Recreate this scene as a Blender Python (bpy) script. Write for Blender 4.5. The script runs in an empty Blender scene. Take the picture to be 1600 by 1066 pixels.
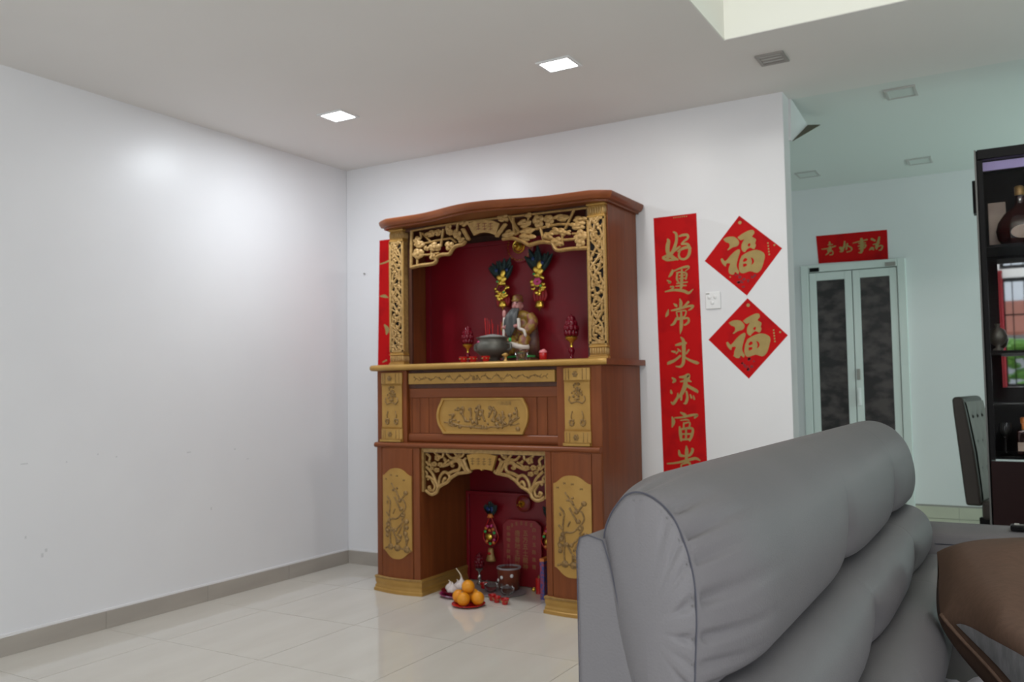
import bpy, bmesh, math, random
from mathutils import Vector, Matrix
import numpy as np

C = bpy.context.scene.collection
PI = math.pi
# ------------------------------------------------------------------ camera
FPX, YAW, PITCH, ROLL = 1355.84, -0.53027, 0.053682, 0.015396
CAM = np.array([3.83546, -4.38777, 1.121395])
_f = np.array([math.sin(YAW) * math.cos(PITCH), math.cos(YAW) * math.cos(PITCH), math.sin(PITCH)])
_r = np.cross(_f, [0, 0, 1]); _r /= np.linalg.norm(_r)
_d = np.cross(_f, _r)
_c, _s = math.cos(ROLL), math.sin(ROLL)
RIGHT, DOWN = _c * _r + _s * _d, -_s * _r + _c * _d
cam = bpy.data.objects.new('camera', bpy.data.cameras.new('camera')); C.objects.link(cam)
cam.matrix_world = Matrix([[RIGHT[i], -DOWN[i], -_f[i], CAM[i]] for i in range(3)] + [[0, 0, 0, 1]])
cam.data.sensor_width = 22.3
cam.data.lens = FPX / 1600 * 22.3
cam.data.clip_start = 0.05
cam.data.dof.use_dof = True
cam.data.dof.focus_distance = 1.6
cam.data.dof.aperture_fstop = 5.0
bpy.context.scene.camera = cam

# ------------------------------------------------------------------ world, lights, exposure
scn = bpy.context.scene
scn.view_settings.view_transform = 'Standard'
scn.view_settings.look = 'None'
scn.view_settings.gamma = 1
scn.view_settings.use_curve_mapping = False
scn.view_settings.exposure = 0.34
w = bpy.data.worlds.new('world'); scn.world = w; w.use_nodes = True
w.node_tree.nodes['Background'].inputs[0].default_value = (0.72, 0.86, 1.0, 1)
w.node_tree.nodes['Background'].inputs[1].default_value = 1.4
H = 2.5826                      # main ceiling height


def area(name, loc, aim, sx, sy, power, col, spread=PI):
    l = bpy.data.lights.new(name, 'AREA'); l.shape = 'RECTANGLE'; l.size, l.size_y = sx, sy
    l.energy, l.color, l.spread = power, col, spread
    o = bpy.data.objects.new(name, l); C.objects.link(o); o.location = loc
    o.rotation_euler = Vector(aim).to_track_quat('-Z', 'Y').to_euler()
    return o


LAMP1, LAMP2 = (0.755, -0.925), (2.085, -0.945)
area('downlight_lamp', (LAMP1[0], LAMP1[1], H - .012), (0, 0, -1), .12, .12, 10.5, (0.88, 0.94, 1.0))
area('downlight_lamp', (LAMP2[0], LAMP2[1], H - .012), (0, 0, -1), .12, .12, 5, (1.0, 0.97, 0.92))
# daylight through the high window of the double-height part and the dining window, plus two added fill lamps
area('high_window_daylight', (4.4, -7.85, 4.5), (0, 1, 0), 2.8, .9, 48, (1.0, 1.0, 0.95), math.radians(125))
area('added_side_fill', (5.93, -6.2, 1.5), (-1, 0, 0), 2.6, 1.9, 88, (0.93, 0.955, 1.0))  # unseen fill added to brighten the long wall
area('added_front_fill', (1.75, -7.93, 1.15), (0, 1, 0), 2.3, 2.0, 16, (0.92, 0.96, 1.0))  # unseen fill added for the altar front and the sofa end
area('dining_window_daylight', (5.93, 1.35, 1.6), (-1, 0, 0), 1.4, 1.5, 20, (0.68, 1.0, 0.88))

# ------------------------------------------------------------------ helpers
random.seed(7)


def at(u, v, ax, val):
    """point of the photograph (pixels) on a plane x / y / z = val of the room"""
    d = ((u - 800) * RIGHT + (v - 533) * DOWN) / FPX + _f
    i = 'xyz'.index(ax)
    t = (val - CAM[i]) / d[i]
    return CAM + t * d


def mat(name, col, rough=.5, metal=0., col2=None, scale=8., stretch=(1, 1, 1), bump=0., bscale=60., spec=.5, coat=0., contrast=(.35, .65), detail=3, **kw):
    m = bpy.data.materials.new(name); m.use_nodes = True
    nt = m.node_tree; N = nt.nodes; b = N['Principled BSDF']
    b.inputs['Base Color'].default_value = (*col, 1)
    b.inputs['Roughness'].default_value = rough
    b.inputs['Metallic'].default_value = metal
    b.inputs['Specular IOR Level'].default_value = spec
    b.inputs['Coat Weight'].default_value = coat
    b.inputs['Coat Roughness'].default_value = .15
    tc = N.new('ShaderNodeTexCoord')
    mp = N.new('ShaderNodeMapping'); mp.inputs['Scale'].default_value = stretch
    nt.links.new(tc.outputs['Object'], mp.inputs['Vector'])
    if col2 is not None:
        n = N.new('ShaderNodeTexNoise'); n.inputs['Scale'].default_value = scale; n.inputs['Detail'].default_value = detail
        nt.links.new(mp.outputs[0], n.inputs['Vector'])
        r = N.new('ShaderNodeValToRGB'); r.color_ramp.elements[0].position, r.color_ramp.elements[1].position = contrast
        r.color_ramp.elements[0].color = (*col, 1); r.color_ramp.elements[1].color = (*col2, 1)
        nt.links.new(n.outputs['Fac'], r.inputs[0]); nt.links.new(r.outputs[0], b.inputs['Base Color'])
    if bump:
        n2 = N.new('ShaderNodeTexNoise'); n2.inputs['Scale'].default_value = bscale; n2.inputs['Detail'].default_value = 2
        nt.links.new(mp.outputs[0], n2.inputs['Vector'])
        bp = N.new('ShaderNodeBump'); bp.inputs['Strength'].default_value = bump; bp.inputs['Distance'].default_value = .002
        nt.links.new(n2.outputs['Fac'], bp.inputs['Height']); nt.links.new(bp.outputs[0], b.inputs['Normal'])
    for k, v in kw.items():
        b.inputs[k.replace('_', ' ')].default_value = v
    return m


def emit(name, col, strength):
    m = mat(name, (.02, .02, .02), .4)
    b = m.node_tree.nodes['Principled BSDF']
    b.inputs['Emission Color'].default_value = (*col, 1); b.inputs['Emission Strength'].default_value = strength
    return m


def smooth_line(P, n=6):
    """Catmull-Rom through rows of numbers"""
    P = [np.array(p, float) for p in P]
    if len(P) < 3:
        return [P[0] + (P[-1] - P[0]) * k / n for k in range(n + 1)]
    Q = [2 * P[0] - P[1]] + P + [2 * P[-1] - P[-2]]
    out = []
    for i in range(1, len(Q) - 2):
        a, b, c, d = Q[i - 1:i + 3]
        for k in range(n):
            t = k / n
            out.append(.5 * (2 * b + (c - a) * t + (2 * a - 5 * b + 4 * c - d) * t * t + (3 * b - a - 3 * c + d) * t ** 3))
    out.append(P[-1])
    return out


class MB:
    def __init__(s): s.v = []; s.f = []

    def add(s, V, F):
        k = len(s.v); s.v += [tuple(map(float, p)) for p in V]; s.f += [tuple(i + k for i in f) for f in F]; return s

    def box(s, a, b):
        (x0, y0, z0), (x1, y1, z1) = a, b
        return s.add([(x0, y0, z0), (x1, y0, z0), (x1, y1, z0), (x0, y1, z0), (x0, y0, z1), (x1, y0, z1), (x1, y1, z1), (x0, y1, z1)],
                     [(0, 3, 2, 1), (4, 5, 6, 7), (0, 1, 5, 4), (1, 2, 6, 5), (2, 3, 7, 6), (3, 0, 4, 7)])

    def prism(s, poly, ax, a, b):
        """poly: 2-D points in the plane across axis ax, extruded from a to b"""
        n = len(poly)
        def P(p, t): return {'x': (t, p[0], p[1]), 'y': (p[0], t, p[1]), 'z': (p[0], p[1], t)}[ax]
        return s.add([P(p, a) for p in poly] + [P(p, b) for p in poly],
                     [tuple(range(n))[::-1], tuple(range(n, 2 * n))] + [(i, (i + 1) % n, (i + 1) % n + n, i + n) for i in range(n)])

    def lathe(s, prof, c=(0, 0, 0), seg=24, ax='z', cap=True, squash=(1, 1)):
        V = []; F = []; n = len(prof)
        for r, h in prof:
            for k in range(seg):
                a = 2 * PI * k / seg
                p = (r * math.cos(a) * squash[0], r * math.sin(a) * squash[1], h)
                if ax == 'y': p = (p[0], -p[2], p[1])
                if ax == 'x': p = (p[2], p[0], p[1])
                V.append((p[0] + c[0], p[1] + c[1], p[2] + c[2]))
        for i in range(n - 1):
            for k in range(seg):
                F.append((i * seg + k, i * seg + (k + 1) % seg, (i + 1) * seg + (k + 1) % seg, (i + 1) * seg + k))
        if cap:
            F.append(tuple(range(seg))[::-1]); F.append(tuple(range((n - 1) * seg, n * seg)))
        return s.add(V, F)

    def ball(s, c, r, seg=12, rings=8, rot=None):
        r = (r, r, r) if np.isscalar(r) else r
        V = [(0, 0, -1)]; F = []
        for i in range(1, rings):
            t = PI * i / rings
            for k in range(seg):
                a = 2 * PI * k / seg
                V.append((math.sin(t) * math.cos(a), math.sin(t) * math.sin(a), -math.cos(t)))
        V.append((0, 0, 1)); top = len(V) - 1
        for k in range(seg):
            F.append((0, 1 + (k + 1) % seg, 1 + k))
            F.append((top, 1 + (rings - 2) * seg + k, 1 + (rings - 2) * seg + (k + 1) % seg))
        for i in range(rings - 2):
            for k in range(seg):
                a = 1 + i * seg + k; b = 1 + i * seg + (k + 1) % seg
                F.append((a, b, b + seg, a + seg))
        M = rot if rot is not None else Matrix.Identity(3)
        return s.add([Vector(c) + M @ Vector((p[0] * r[0], p[1] * r[1], p[2] * r[2])) for p in V], F)

    def tube(s, P, R, seg=6, flat=1., normal=None):
        """swept tube; R scalar or list; flat squashes it along `normal`"""
        P = [Vector(tuple(map(float, p[:3]))) for p in P]; n = len(P)
        R = [R] * n if np.isscalar(R) else R
        V = []; F = []; up = Vector(normal) if normal else None
        for i in range(n):
            t = (P[min(i + 1, n - 1)] - P[max(i - 1, 0)])
            t = t.normalized() if t.length > 1e-9 else Vector((0, 0, 1))
            if up is None:
                up = Vector((0, 0, 1)) if abs(t.z) < .9 else Vector((1, 0, 0))
            a = (up - t * up.dot(t))
            a = a.normalized() if a.length > 1e-6 else t.orthogonal().normalized()
            b = t.cross(a)
            if not normal: up = a
            for k in range(seg):
                q = 2 * PI * k / seg
                V.append(P[i] + (a * math.cos(q) * flat + b * math.sin(q)) * R[i])
        for i in range(n - 1):
            for k in range(seg):
                F.append((i * seg + k, i * seg + (k + 1) % seg, (i + 1) * seg + (k + 1) % seg, (i + 1) * seg + k))
        F.append(tuple(range(seg))[::-1]); F.append(tuple(range((n - 1) * seg, n * seg)))
        return s.add(V, F)

    def loft(s, rings, closed=True, caps=True):
        n = len(rings[0]); V = [p for r in rings for p in r]; F = []
        for i in range(len(rings) - 1):
            for k in range(n if closed else n - 1):
                F.append((i * n + k, i * n + (k + 1) % n, (i + 1) * n + (k + 1) % n, (i + 1) * n + k))
        if caps:
            F.append(tuple(range(n))[::-1]); F.append(tuple(range((len(rings) - 1) * n, len(rings) * n)))
        return s.add(V, F)

    def build(s, name, m, parent=None, org=None, smooth=False, bevel=0., seg=2, subsurf=0, auto=None):
        if org is None:
            p = parent
            while p is not None and p.parent is not None: p = p.parent
            org = tuple(p.get('org', (0, 0, 0))) if p is not None else (0, 0, 0)
        me = bpy.data.meshes.new(name)
        me.from_pydata([(a - org[0], b - org[1], c - org[2]) for a, b, c in s.v], [], s.f)
        me.materials.append(m)
        bm = bmesh.new(); bm.from_mesh(me); bmesh.ops.recalc_face_normals(bm, faces=bm.faces); bm.to_mesh(me); bm.free()
        if smooth:
            me.shade_smooth()
            if auto is not None: me.set_sharp_from_angle(angle=math.radians(auto))
        o = bpy.data.objects.new(name, me); C.objects.link(o)
        if parent is not None: o.parent = parent
        else: o.location = org; o['org'] = org
        if bevel:
            b = o.modifiers.new('bevel', 'BEVEL'); b.width = bevel; b.segments = seg; b.limit_method = 'ANGLE'
        if subsurf:
            b = o.modifiers.new('subsurf', 'SUBSURF'); b.levels = b.render_levels = subsurf
        return o


def tag(o, label, cat, group=None):
    o['label'] = label; o['category'] = cat
    if group: o['group'] = group
    return o


def thing(name, org, label, cat, group=None):
    o = bpy.data.objects.new(name, None); C.objects.link(o); o.location = org; o['org'] = tuple(map(float, org))
    o.empty_display_size = .05
    return tag(o, label, cat, group)


def dup(root, loc, label=None, group=None, rz=None, scale=None):
    r = root.copy(); C.objects.link(r); r.location = loc
    if rz is not None: r.rotation_euler.z = rz
    if scale: r.scale = (scale,) * 3
    if label: r['label'] = label
    if group: r['group'] = group
    for ch in list(root.children):
        c = ch.copy(); C.objects.link(c); c.parent = r
        for g in list(ch.children):
            d = g.copy(); C.objects.link(d); d.parent = c
    return r


def struct(o): o['kind'] = 'structure'; return o


def stuff(o): o['kind'] = 'stuff'; return o


def text_mesh(body, size, thick=.0006):
    """flat lettering in x (right) / z (up), centred; returns vertices, faces (y = 0 at back, -thick at front)"""
    c = bpy.data.curves.new('lettering', 'FONT'); c.body = body; c.size = size; c.align_x = 'CENTER'; c.align_y = 'CENTER'; c.resolution_u = 2
    o = bpy.data.objects.new('lettering', c); C.objects.link(o)
    me = bpy.data.meshes.new_from_object(o.evaluated_get(bpy.context.evaluated_depsgraph_get()))
    V = [(v.co.x, -thick, v.co.y) for v in me.vertices]; F = [tuple(p.vertices) for p in me.polygons]
    bpy.data.objects.remove(o); bpy.data.curves.remove(c); bpy.data.meshes.remove(me)
    return V, F


def filled(splines, y):
    """closed outlines with even-odd holes in the x/z plane at depth y"""
    c = bpy.data.curves.new('outline', 'CURVE'); c.dimensions = '2D'; c.fill_mode = 'BOTH'
    for S in splines:
        sp = c.splines.new('POLY'); sp.points.add(len(S) - 1); sp.use_cyclic_u = True
        for p, q in zip(sp.points, S): p.co = (q[0], q[1], 0, 1)
    o = bpy.data.objects.new('outline', c); C.objects.link(o)
    me = bpy.data.meshes.new_from_object(o.evaluated_get(bpy.context.evaluated_depsgraph_get()))
    V = [(v.co.x, y, v.co.y) for v in me.vertices]; F = [tuple(p.vertices) for p in me.polygons]
    bpy.data.objects.remove(o); bpy.data.curves.remove(c); bpy.data.meshes.remove(me)
    return V, F


_k = [0]


def stroke(mb, pts, y, n=5):
    """brush stroke ribbon in an x/z plane at depth y; pts rows (x, z, width)"""
    _k[0] = (_k[0] + 1) % 14; y = y - .00009 * _k[0]
    L = smooth_line(pts, n); P = [np.array((p[0], p[1])) for p in L]; W = [max(p[2], 1e-4) / 2 for p in L]
    V = []; F = []; k = len(P); A = []; B = []
    for i in range(k):
        t = P[min(i + 1, k - 1)] - P[max(i - 1, 0)]; ln = np.linalg.norm(t); t = t / ln if ln > 1e-9 else np.array((1., 0))
        nn = np.array((-t[1], t[0])); A.append(P[i] + nn * W[i]); B.append(P[i] - nn * W[i])
    for i in range(k): V += [(A[i][0], y, A[i][1]), (B[i][0], y, B[i][1])]
    for i in range(k - 1): F.append((2 * i, 2 * i + 1, 2 * i + 3, 2 * i + 2))
    for e, s in ((0, -1), (k - 1, 1)):           # rounded ends
        t = P[min(e + 1, k - 1)] - P[max(e - 1, 0)]; t = t / (np.linalg.norm(t) + 1e-9); nn = np.array((-t[1], t[0])); b = len(V)
        for j in range(7):
            a = -PI / 2 + PI * j / 6
            q = P[e] + W[e] * (nn * math.sin(a) + s * .8 * t * math.cos(a)); V.append((q[0], y - .00004, q[1]))
        F.append(tuple(range(b, b + 7)))
    mb.add(V, F)


# ------------------------------------------------------------------ materials
M = {}
M['wall'] = mat('white_wall_paint', (.78, .775, .785), .36, col2=(.74, .735, .75), scale=1.6, bump=.06, bscale=40, spec=.45, contrast=(.3, .8))
M['ceil'] = mat('ceiling_paint', (.82, .80, .78), .8, col2=(.80, .78, .76), scale=1.2, spec=.2)
M['ceil2'] = mat('dining_ceiling_paint', (.74, .76, .74), .8, spec=.2)
M['cream'] = mat('cream_paint', (.86, .86, .79), .7, spec=.2)
M['tile'] = mat('polished_beige_tile', (.70, .665, .60), .07, col2=(.64, .60, .535), scale=3.0, stretch=(2.2, .55, 1), spec=.45, contrast=(.3, .75), detail=5)
_m = M['tile'].node_tree.nodes['Mapping']; _m.inputs['Rotation'].default_value = (0, 0, .55)
M['grout'] = mat('grey_grout', (.22, .21, .20), .9)
M['skirt'] = mat('greige_skirting_tile', (.42, .38, .335), .22, col2=(.37, .335, .295), scale=5, stretch=(1, .4, 2))
M['dskirt'] = mat('cream_skirting_tile', (.56, .55, .44), .35, col2=(.52, .51, .41))
M['caulk'] = mat('white_plaster_edge', (.8, .79, .79), .7)
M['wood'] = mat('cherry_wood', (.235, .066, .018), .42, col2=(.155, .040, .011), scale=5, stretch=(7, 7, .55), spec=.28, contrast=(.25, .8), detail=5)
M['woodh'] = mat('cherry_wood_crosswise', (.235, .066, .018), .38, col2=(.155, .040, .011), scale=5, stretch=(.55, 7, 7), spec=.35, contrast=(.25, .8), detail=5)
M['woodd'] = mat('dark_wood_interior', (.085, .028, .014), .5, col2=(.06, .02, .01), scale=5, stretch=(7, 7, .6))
M['gold'] = mat('matt_gold_paint', (.46, .262, .062), .40, .25, col2=(.41, .225, .05), scale=14)
M['goldf'] = mat('carved_gold', (.46, .285, .10), .45, .2, col2=(.34, .20, .065), scale=60)
M['golda'] = mat('antique_gold_relief', (.17, .095, .032), .5, .2, col2=(.33, .195, .065), scale=90)
M['golds'] = mat('shiny_gold', (.85, .58, .09), .25, .85)
M['goldt'] = mat('faded_gold_print', (.30, .17, .055), .5)
M['goldp'] = mat('gold_print', (.37, .265, .085), .5, .2, col2=(.33, .23, .075), scale=30)
M['redp'] = mat('red_paper', (.50, .005, .006), .6, col2=(.32, .003, .006), scale=9, contrast=(.5, .8), spec=.12)
M['redb'] = mat('red_lacquer_board', (.20, .005, .012), .34, col2=(.175, .004, .010), scale=3, spec=.4)
M['redt'] = mat('red_tablet', (.24, .010, .017), .4)
M['red'] = mat('red_gloss', (.48, .012, .012), .22)
M['redr'] = mat('red_ribbon', (.28, .006, .010), .5)
M['lotus'] = mat('dark_red_glass', (.14, .004, .012), .18, spec=.35)
M['bronze'] = mat('aged_bronze', (.13, .125, .105), .45, .45, col2=(.09, .088, .075), scale=10)
M['ash'] = mat('incense_ash', (.28, .27, .255), .95, col2=(.18, .175, .165), scale=120, bump=.5, bscale=150)
M['terra'] = mat('brown_glazed_clay', (.19, .045, .022), .28)
M['rim'] = mat('grey_rim', (.33, .30, .32), .4)
M['white'] = mat('white_plastic', (.80, .80, .80), .35)
M['grey'] = mat('grey_metal', (.32, .30, .28), .45, .3)
M['silver'] = mat('silver_metal', (.55, .54, .52), .25, .9)
M['glass'] = mat('clear_glass', (.97, .98, .98), .02, Transmission_Weight=1., IOR=1.22)
M['orange'] = mat('orange_peel', (.80, .31, .008), .45, col2=(.76, .275, .007), scale=12, bump=.5, bscale=220)
M['garlic'] = mat('garlic_skin', (.72, .64, .60), .55, col2=(.60, .50, .48), scale=14, stretch=(4, 4, 1))
M['stem'] = mat('dry_stem', (.58, .48, .36), .8)
M['purple'] = mat('purple_floral_plate', (.34, .02, .14), .3, col2=(.62, .42, .58), scale=38, contrast=(.55, .62))
M['tealf'] = mat('peacock_feather', (.005, .018, .018), .7, col2=(.012, .036, .034), scale=20)
M['blue'] = mat('peacock_eye', (.006, .03, .13), .35)
M['green'] = mat('green_bead', (.05, .42, .10), .3)
M['pink'] = mat('pink_petal', (.60, .05, .20), .4)
M['amber'] = mat('orange_bead', (.65, .20, .04), .3)
M['flesh'] = mat('painted_face', (.50, .22, .20), .4)
M['beard'] = mat('grey_beard', (.030, .030, .030), .5, col2=(.09, .09, .088), scale=26, stretch=(3, 3, .4))
M['robe'] = mat('painted_robe', (.26, .15, .02), .45, col2=(.20, .055, .035), scale=34, contrast=(.46, .56))
M['robed'] = mat('dark_painted_robe', (.08, .02, .02), .5, col2=(.13, .06, .03), scale=30)
M['ivory'] = mat('ivory_paint', (.62, .55, .48), .4)
M['wax'] = mat('pink_wax', (.72, .22, .24), .45)
M['leather'] = mat('grey_leather', (.142, .134, .140), .55, col2=(.134, .127, .133), scale=5, bump=.25, bscale=420, spec=.3)
M['thread'] = mat('dark_seam', (.045, .045, .062), .7)
M['stitch'] = mat('grey_stitch', (.13, .125, .125), .7)
M['brown'] = mat('brown_satin_cloth', (.098, .057, .039), .65, col2=(.086, .050, .034), scale=60, stretch=(1, 4, 1), bump=.1, bscale=200, spec=.25)
M['satin'] = mat('grey_satin', (.19, .185, .19), .4, col2=(.13, .128, .13), scale=22, stretch=(6, 1, 1))
M['aluw'] = mat('white_aluminium', (.70, .74, .72), .4)
M['frost'] = mat('dark_patterned_panel', (.030, .023, .025), .22, col2=(.085, .066, .066), scale=5, stretch=(1.6, 1, 2.6), bump=.5, bscale=9, contrast=(.42, .62))
M['black'] = mat('black_frame', (.007, .0065, .007), .4, spec=.08)
M['alu'] = mat('aluminium_edge', (.10, .10, .095), .45, .4)
M['espresso'] = mat('espresso_wood', (.014, .005, .005), .45, spec=.12)
M['inner'] = mat('dark_cabinet_lining', (.012, .011, .012), .7, spec=.1)
M['tint'] = mat('dark_tinted_mirror', (.62, .63, .63), .02, 1.0)
M['chair'] = mat('brown_chair_leather', (.045, .036, .031), .5, spec=.3)
M['chairf'] = mat('taupe_chair_front', (.10, .082, .070), .55)
M['lilac'] = mat('painted_lilac_light', (.32, .26, .52), .5)  # LED light painted as a plain lilac colour
M['cognac'] = mat('cognac_bottle', (.026, .005, .004), .10, coat=.2)
M['canvas'] = mat('beige_picture_box', (.42, .33, .27), .6, col2=(.30, .22, .18), scale=9)
M['curtain'] = mat('red_curtain', (.35, .03, .04), .8)
M['leaf'] = mat('garden_leaf', (.10, .25, .03), .6, col2=(.22, .40, .06), scale=14)
M['roof'] = mat('terracotta_roof', (.38, .12, .07), .7)
M['facade'] = mat('white_facade', (.8, .8, .78), .7)
M['paper'] = mat('lilac_tissue', (.62, .58, .66), .8)
M['ltrim'] = mat('light_trim', (.52, .51, .49), .5)
M['diff'] = emit('lit_diffuser', (.93, .97, 1.0), 14)
M['diffoff'] = mat('unlit_diffuser', (.62, .66, .63), .4)
M['book'] = mat('patterned_box', (.30, .06, .12), .5, col2=(.05, .07, .25), scale=60, contrast=(.48, .52))

# ------------------------------------------------------------------ room shell
XR, YF, YB, ZT = 6.0, -8.0, 2.45, 5.2
struct(MB().box((-.12, YF, -.2), (0, .12, H + .12)).build('wall_left', M['wall']))
struct(MB().box((0, 0, -.2), (2.857, .13, H + .1)).build('wall_back', M['wall'], bevel=.004))
struct(MB().box((1.9, YB, -.2), (XR + .1, YB + .1, 2.8)).build('wall_dining_back', M['wall']))
struct(MB().box((1.9, .13, -.2), (2.0, YB, 2.8)).build('wall_dining_left', M['wall']))
# right wall with the dining window opening and an added one for side fill
wr = MB()
wr.box((XR, YF, -.2), (XR + .1, -7.6, ZT)); wr.box((XR, -4.8, -.2), (XR + .1, .6, ZT)); wr.box((XR, -7.6, -.2), (XR + .1, -4.8, .5)); wr.box((XR, -7.6, 2.5), (XR + .1, -4.8, ZT)); wr.box((XR, 2.1, -.2), (XR + .1, YB, 2.8)); wr.box((XR, .6, -.2), (XR + .1, 2.1, .8)); wr.box((XR, .6, 2.4), (XR + .1, 2.1, 2.8))
struct(wr.build('wall_right', M['wall']))
# front wall with window openings, the wide low one added for front fill
wf = MB()
WX0, WX1 = 3.63, 5.3
wf.box((-.12, YF - .12, -.2), (.6, YF, ZT)); wf.box((2.9, YF - .12, -.2), (WX0, YF, ZT)); wf.box((.6, YF - .12, 2.2), (2.9, YF, ZT)); wf.box((.6, YF - .12, -.2), (2.9, YF, 0)); wf.box((WX1, YF - .12, -.2), (XR + .1, YF, ZT)); wf.box((WX0, YF - .12, -.2), (WX1, YF, 1.02))
wf.box((WX0, YF - .12, 2.5), (WX1, YF, 2.62)); wf.box((WX0, YF - .12, 3.05), (WX1, YF, 4.0)); wf.box((WX0, YF - .12, 5.0), (WX1, YF, ZT))
struct(wf.build('wall_front', M['wall']))
# ceilings: main slab with the double-height opening
cl = MB()
cl.box((-.12, YF, H), (2.80, .15, H + .25)); cl.box((2.80, -.80, H), (XR, .15, H + .25))
struct(cl.build('ceiling', M['ceil']))
struct(MB().box((2.0, .15, H + .02), (XR, YB, H + .25)).build('ceiling_dining', M['ceil2']))
struct(MB().box((2.785, YF, H + .002), (2.803, -.80, ZT)).build('wall_well_left', M['cream']))
struct(MB().box((2.803, -.803, H + .002), (XR, -.785, ZT)).build('wall_well_back', M['cream']))
struct(MB().box((2.78, YF, ZT), (XR + .1, -.78, ZT + .1)).build('ceiling_well', M['cream']))

# floor of polished tiles
fl = struct(MB().box((-.1, YF, -.2), (XR, YB, -.004)).build('floor', M['grout'], org=(0, 0, 0)))
S = .6; GX, GY = .437, -2.347
xs = [0.] + [GX + S * i for i in range(11) if GX + S * i < XR] + [XR]
ys = [YF] + [GY + S * j for j in range(-12, 12) if YF + .05 < GY + S * j < YB - .05] + [YB]
tile_me = {}
for i in range(len(xs) - 1):
    for j in range(len(ys) - 1):
        a, b = xs[i + 1] - xs[i], ys[j + 1] - ys[j]
        key = (round(a, 3), round(b, 3)); g = .0015
        if key not in tile_me:
            o = MB().box((g, g, -.012), (a - g, b - g, 0)).build('tile', M['tile'], org=(0, 0, 0), bevel=.0012, seg=1)
            tile_me[key] = o.data
        else:
            o = bpy.data.objects.new('tile', tile_me[key]); C.objects.link(o)
        o.location = (xs[i], ys[j], 0); o.parent = fl
# scuffs and dabs on the long wall
sc0 = MB()
for u, v, a, b in ((38, 725, 9, 1.5), (153, 710, 2, 2), (104, 722, 2, 2), (182, 714, 2, 2), (295, 707, 7, 2), (367, 702, 3, 2.5), (387, 717, 6, 1.2), (72, 860, 3, 5), (66, 868, 3, 6), (40, 840, 2, 4), (330, 795, 2, 5), (570, 440, 1, 1)):
    p = at(u, v, 'x', .0)
    if p[1] < -.02: sc0.box((0, p[1] - a * .0018, p[2] - b * .0015), (.0008, p[1] + a * .0018, p[2] + b * .0015))
stuff(sc0.build('scuff_mark', mat('grey_scuff', (.60, .60, .61), .8), bpy.data.objects['wall_left'], org=(0, 0, 0), bevel=.0003))
# skirtings
bl = struct(MB().box((0, YF, 0), (.011, 0, .092)).build('baseboard_left', M['caulk'], org=(0, 0, 0)))
for j in range(len(ys) - 1):
    if ys[j] < -.01:
        MB().box((.011, ys[j] + .0008, .0), (.017, min(ys[j + 1], 0) - .0008, .083)).build('tile', M['skirt'], bl, bevel=.001, seg=1)
bb = struct(MB().box((0, -.011, 0), (2.857, 0, .092)).build('baseboard_back', M['caulk'], org=(0, 0, 0)))
for i in range(len(xs) - 1):
    if xs[i] < 2.85:
        MB().box((max(xs[i], .017) + .0008, -.017, .0), (min(xs[i + 1], 2.857) - .0008, -.011, .083)).build('tile', M['skirt'], bb, bevel=.001, seg=1)
bd = struct(MB().box((2.0, YB - .004, 0), (XR, YB, .25)).build('baseboard_dining', M['grey'], org=(0, 0, 0)))
for i in range(14):
    for z0, z1 in ((.0, .155), (.158, .238)):
        MB().box((2.02 + i * .28 + .001, YB - .014, z0), (2.02 + (i + 1) * .28 - .001, YB - .004, z1)).build('tile', M['dskirt'], bd)

# door in the dining wall: white aluminium bi-fold with dark patterned panels
yd0 = YB


def q(u, v, y): p = at(u, v, 'y', y); return (p[0], p[2])


dx0, dx1 = q(1254, 450, yd0)[0], q(1417, 450, yd0)[0]
dz = q(1330, 411, yd0)[1]
door = MB()
fr = .055
door.box((dx0, yd0 - .05, 0), (dx0 + fr, yd0, dz)); door.box((dx1 - fr, yd0 - .05, 0), (dx1, yd0, dz)); door.box((dx0 + fr, yd0 - .05, dz - fr), (dx1 - fr, yd0, dz))
dr = struct(door.build('door_1', M['aluw'], org=((dx0 + dx1) / 2, yd0, 0), bevel=.004))
mx = (dx0 + dx1) / 2
for a, b in ((dx0 + fr + .004, mx - .003), (mx + .003, dx1 - fr - .004)):
    lf = MB(); st = .05; y0, y1 = yd0 - .042, yd0 - .008
    lf.box((a, y0, .01), (a + st, y1, dz - fr - .005)); lf.box((b - st, y0, .01), (b, y1, dz - fr - .005))
    lf.box((a + st, y0, dz - fr - .065), (b - st, y1, dz - fr - .005)); lf.box((a + st, y0, .01), (b - st, y1, .09)); 
    l = lf.build('door_leaf', M['aluw'], dr, bevel=.003)
    MB().box((a + st - .004, yd0 - .028, .085), (b - st + .004, yd0 - .020, dz - fr - .06)).build('panel', M['frost'], l)
hb = MB().box((mx + .012, yd0 - .062, .95), (mx + .036, yd0 - .04, 1.08)); hb.box((mx + .016, yd0 - .07, .97), (mx + .032, yd0 - .06, 1.06))
hb.build('handle', M['white'], dr, bevel=.004)
MB().box((mx + .012, yd0 - .058, 1.14), (mx + .034, yd0 - .04, 1.22)).build('latch', M['grey'], dr, bevel=.004)
MB().box((dx0 + .065, yd0 - .054, dz - .052), (dx0 + .135, yd0 - .048, dz - .022)).build('maker_plate', M['black'], dr)
MB().box((dx1 - .135, yd0 - .054, dz - .052), (dx1 - .065, yd0 - .048, dz - .022)).build('maker_plate', M['grey'], dr)

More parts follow.
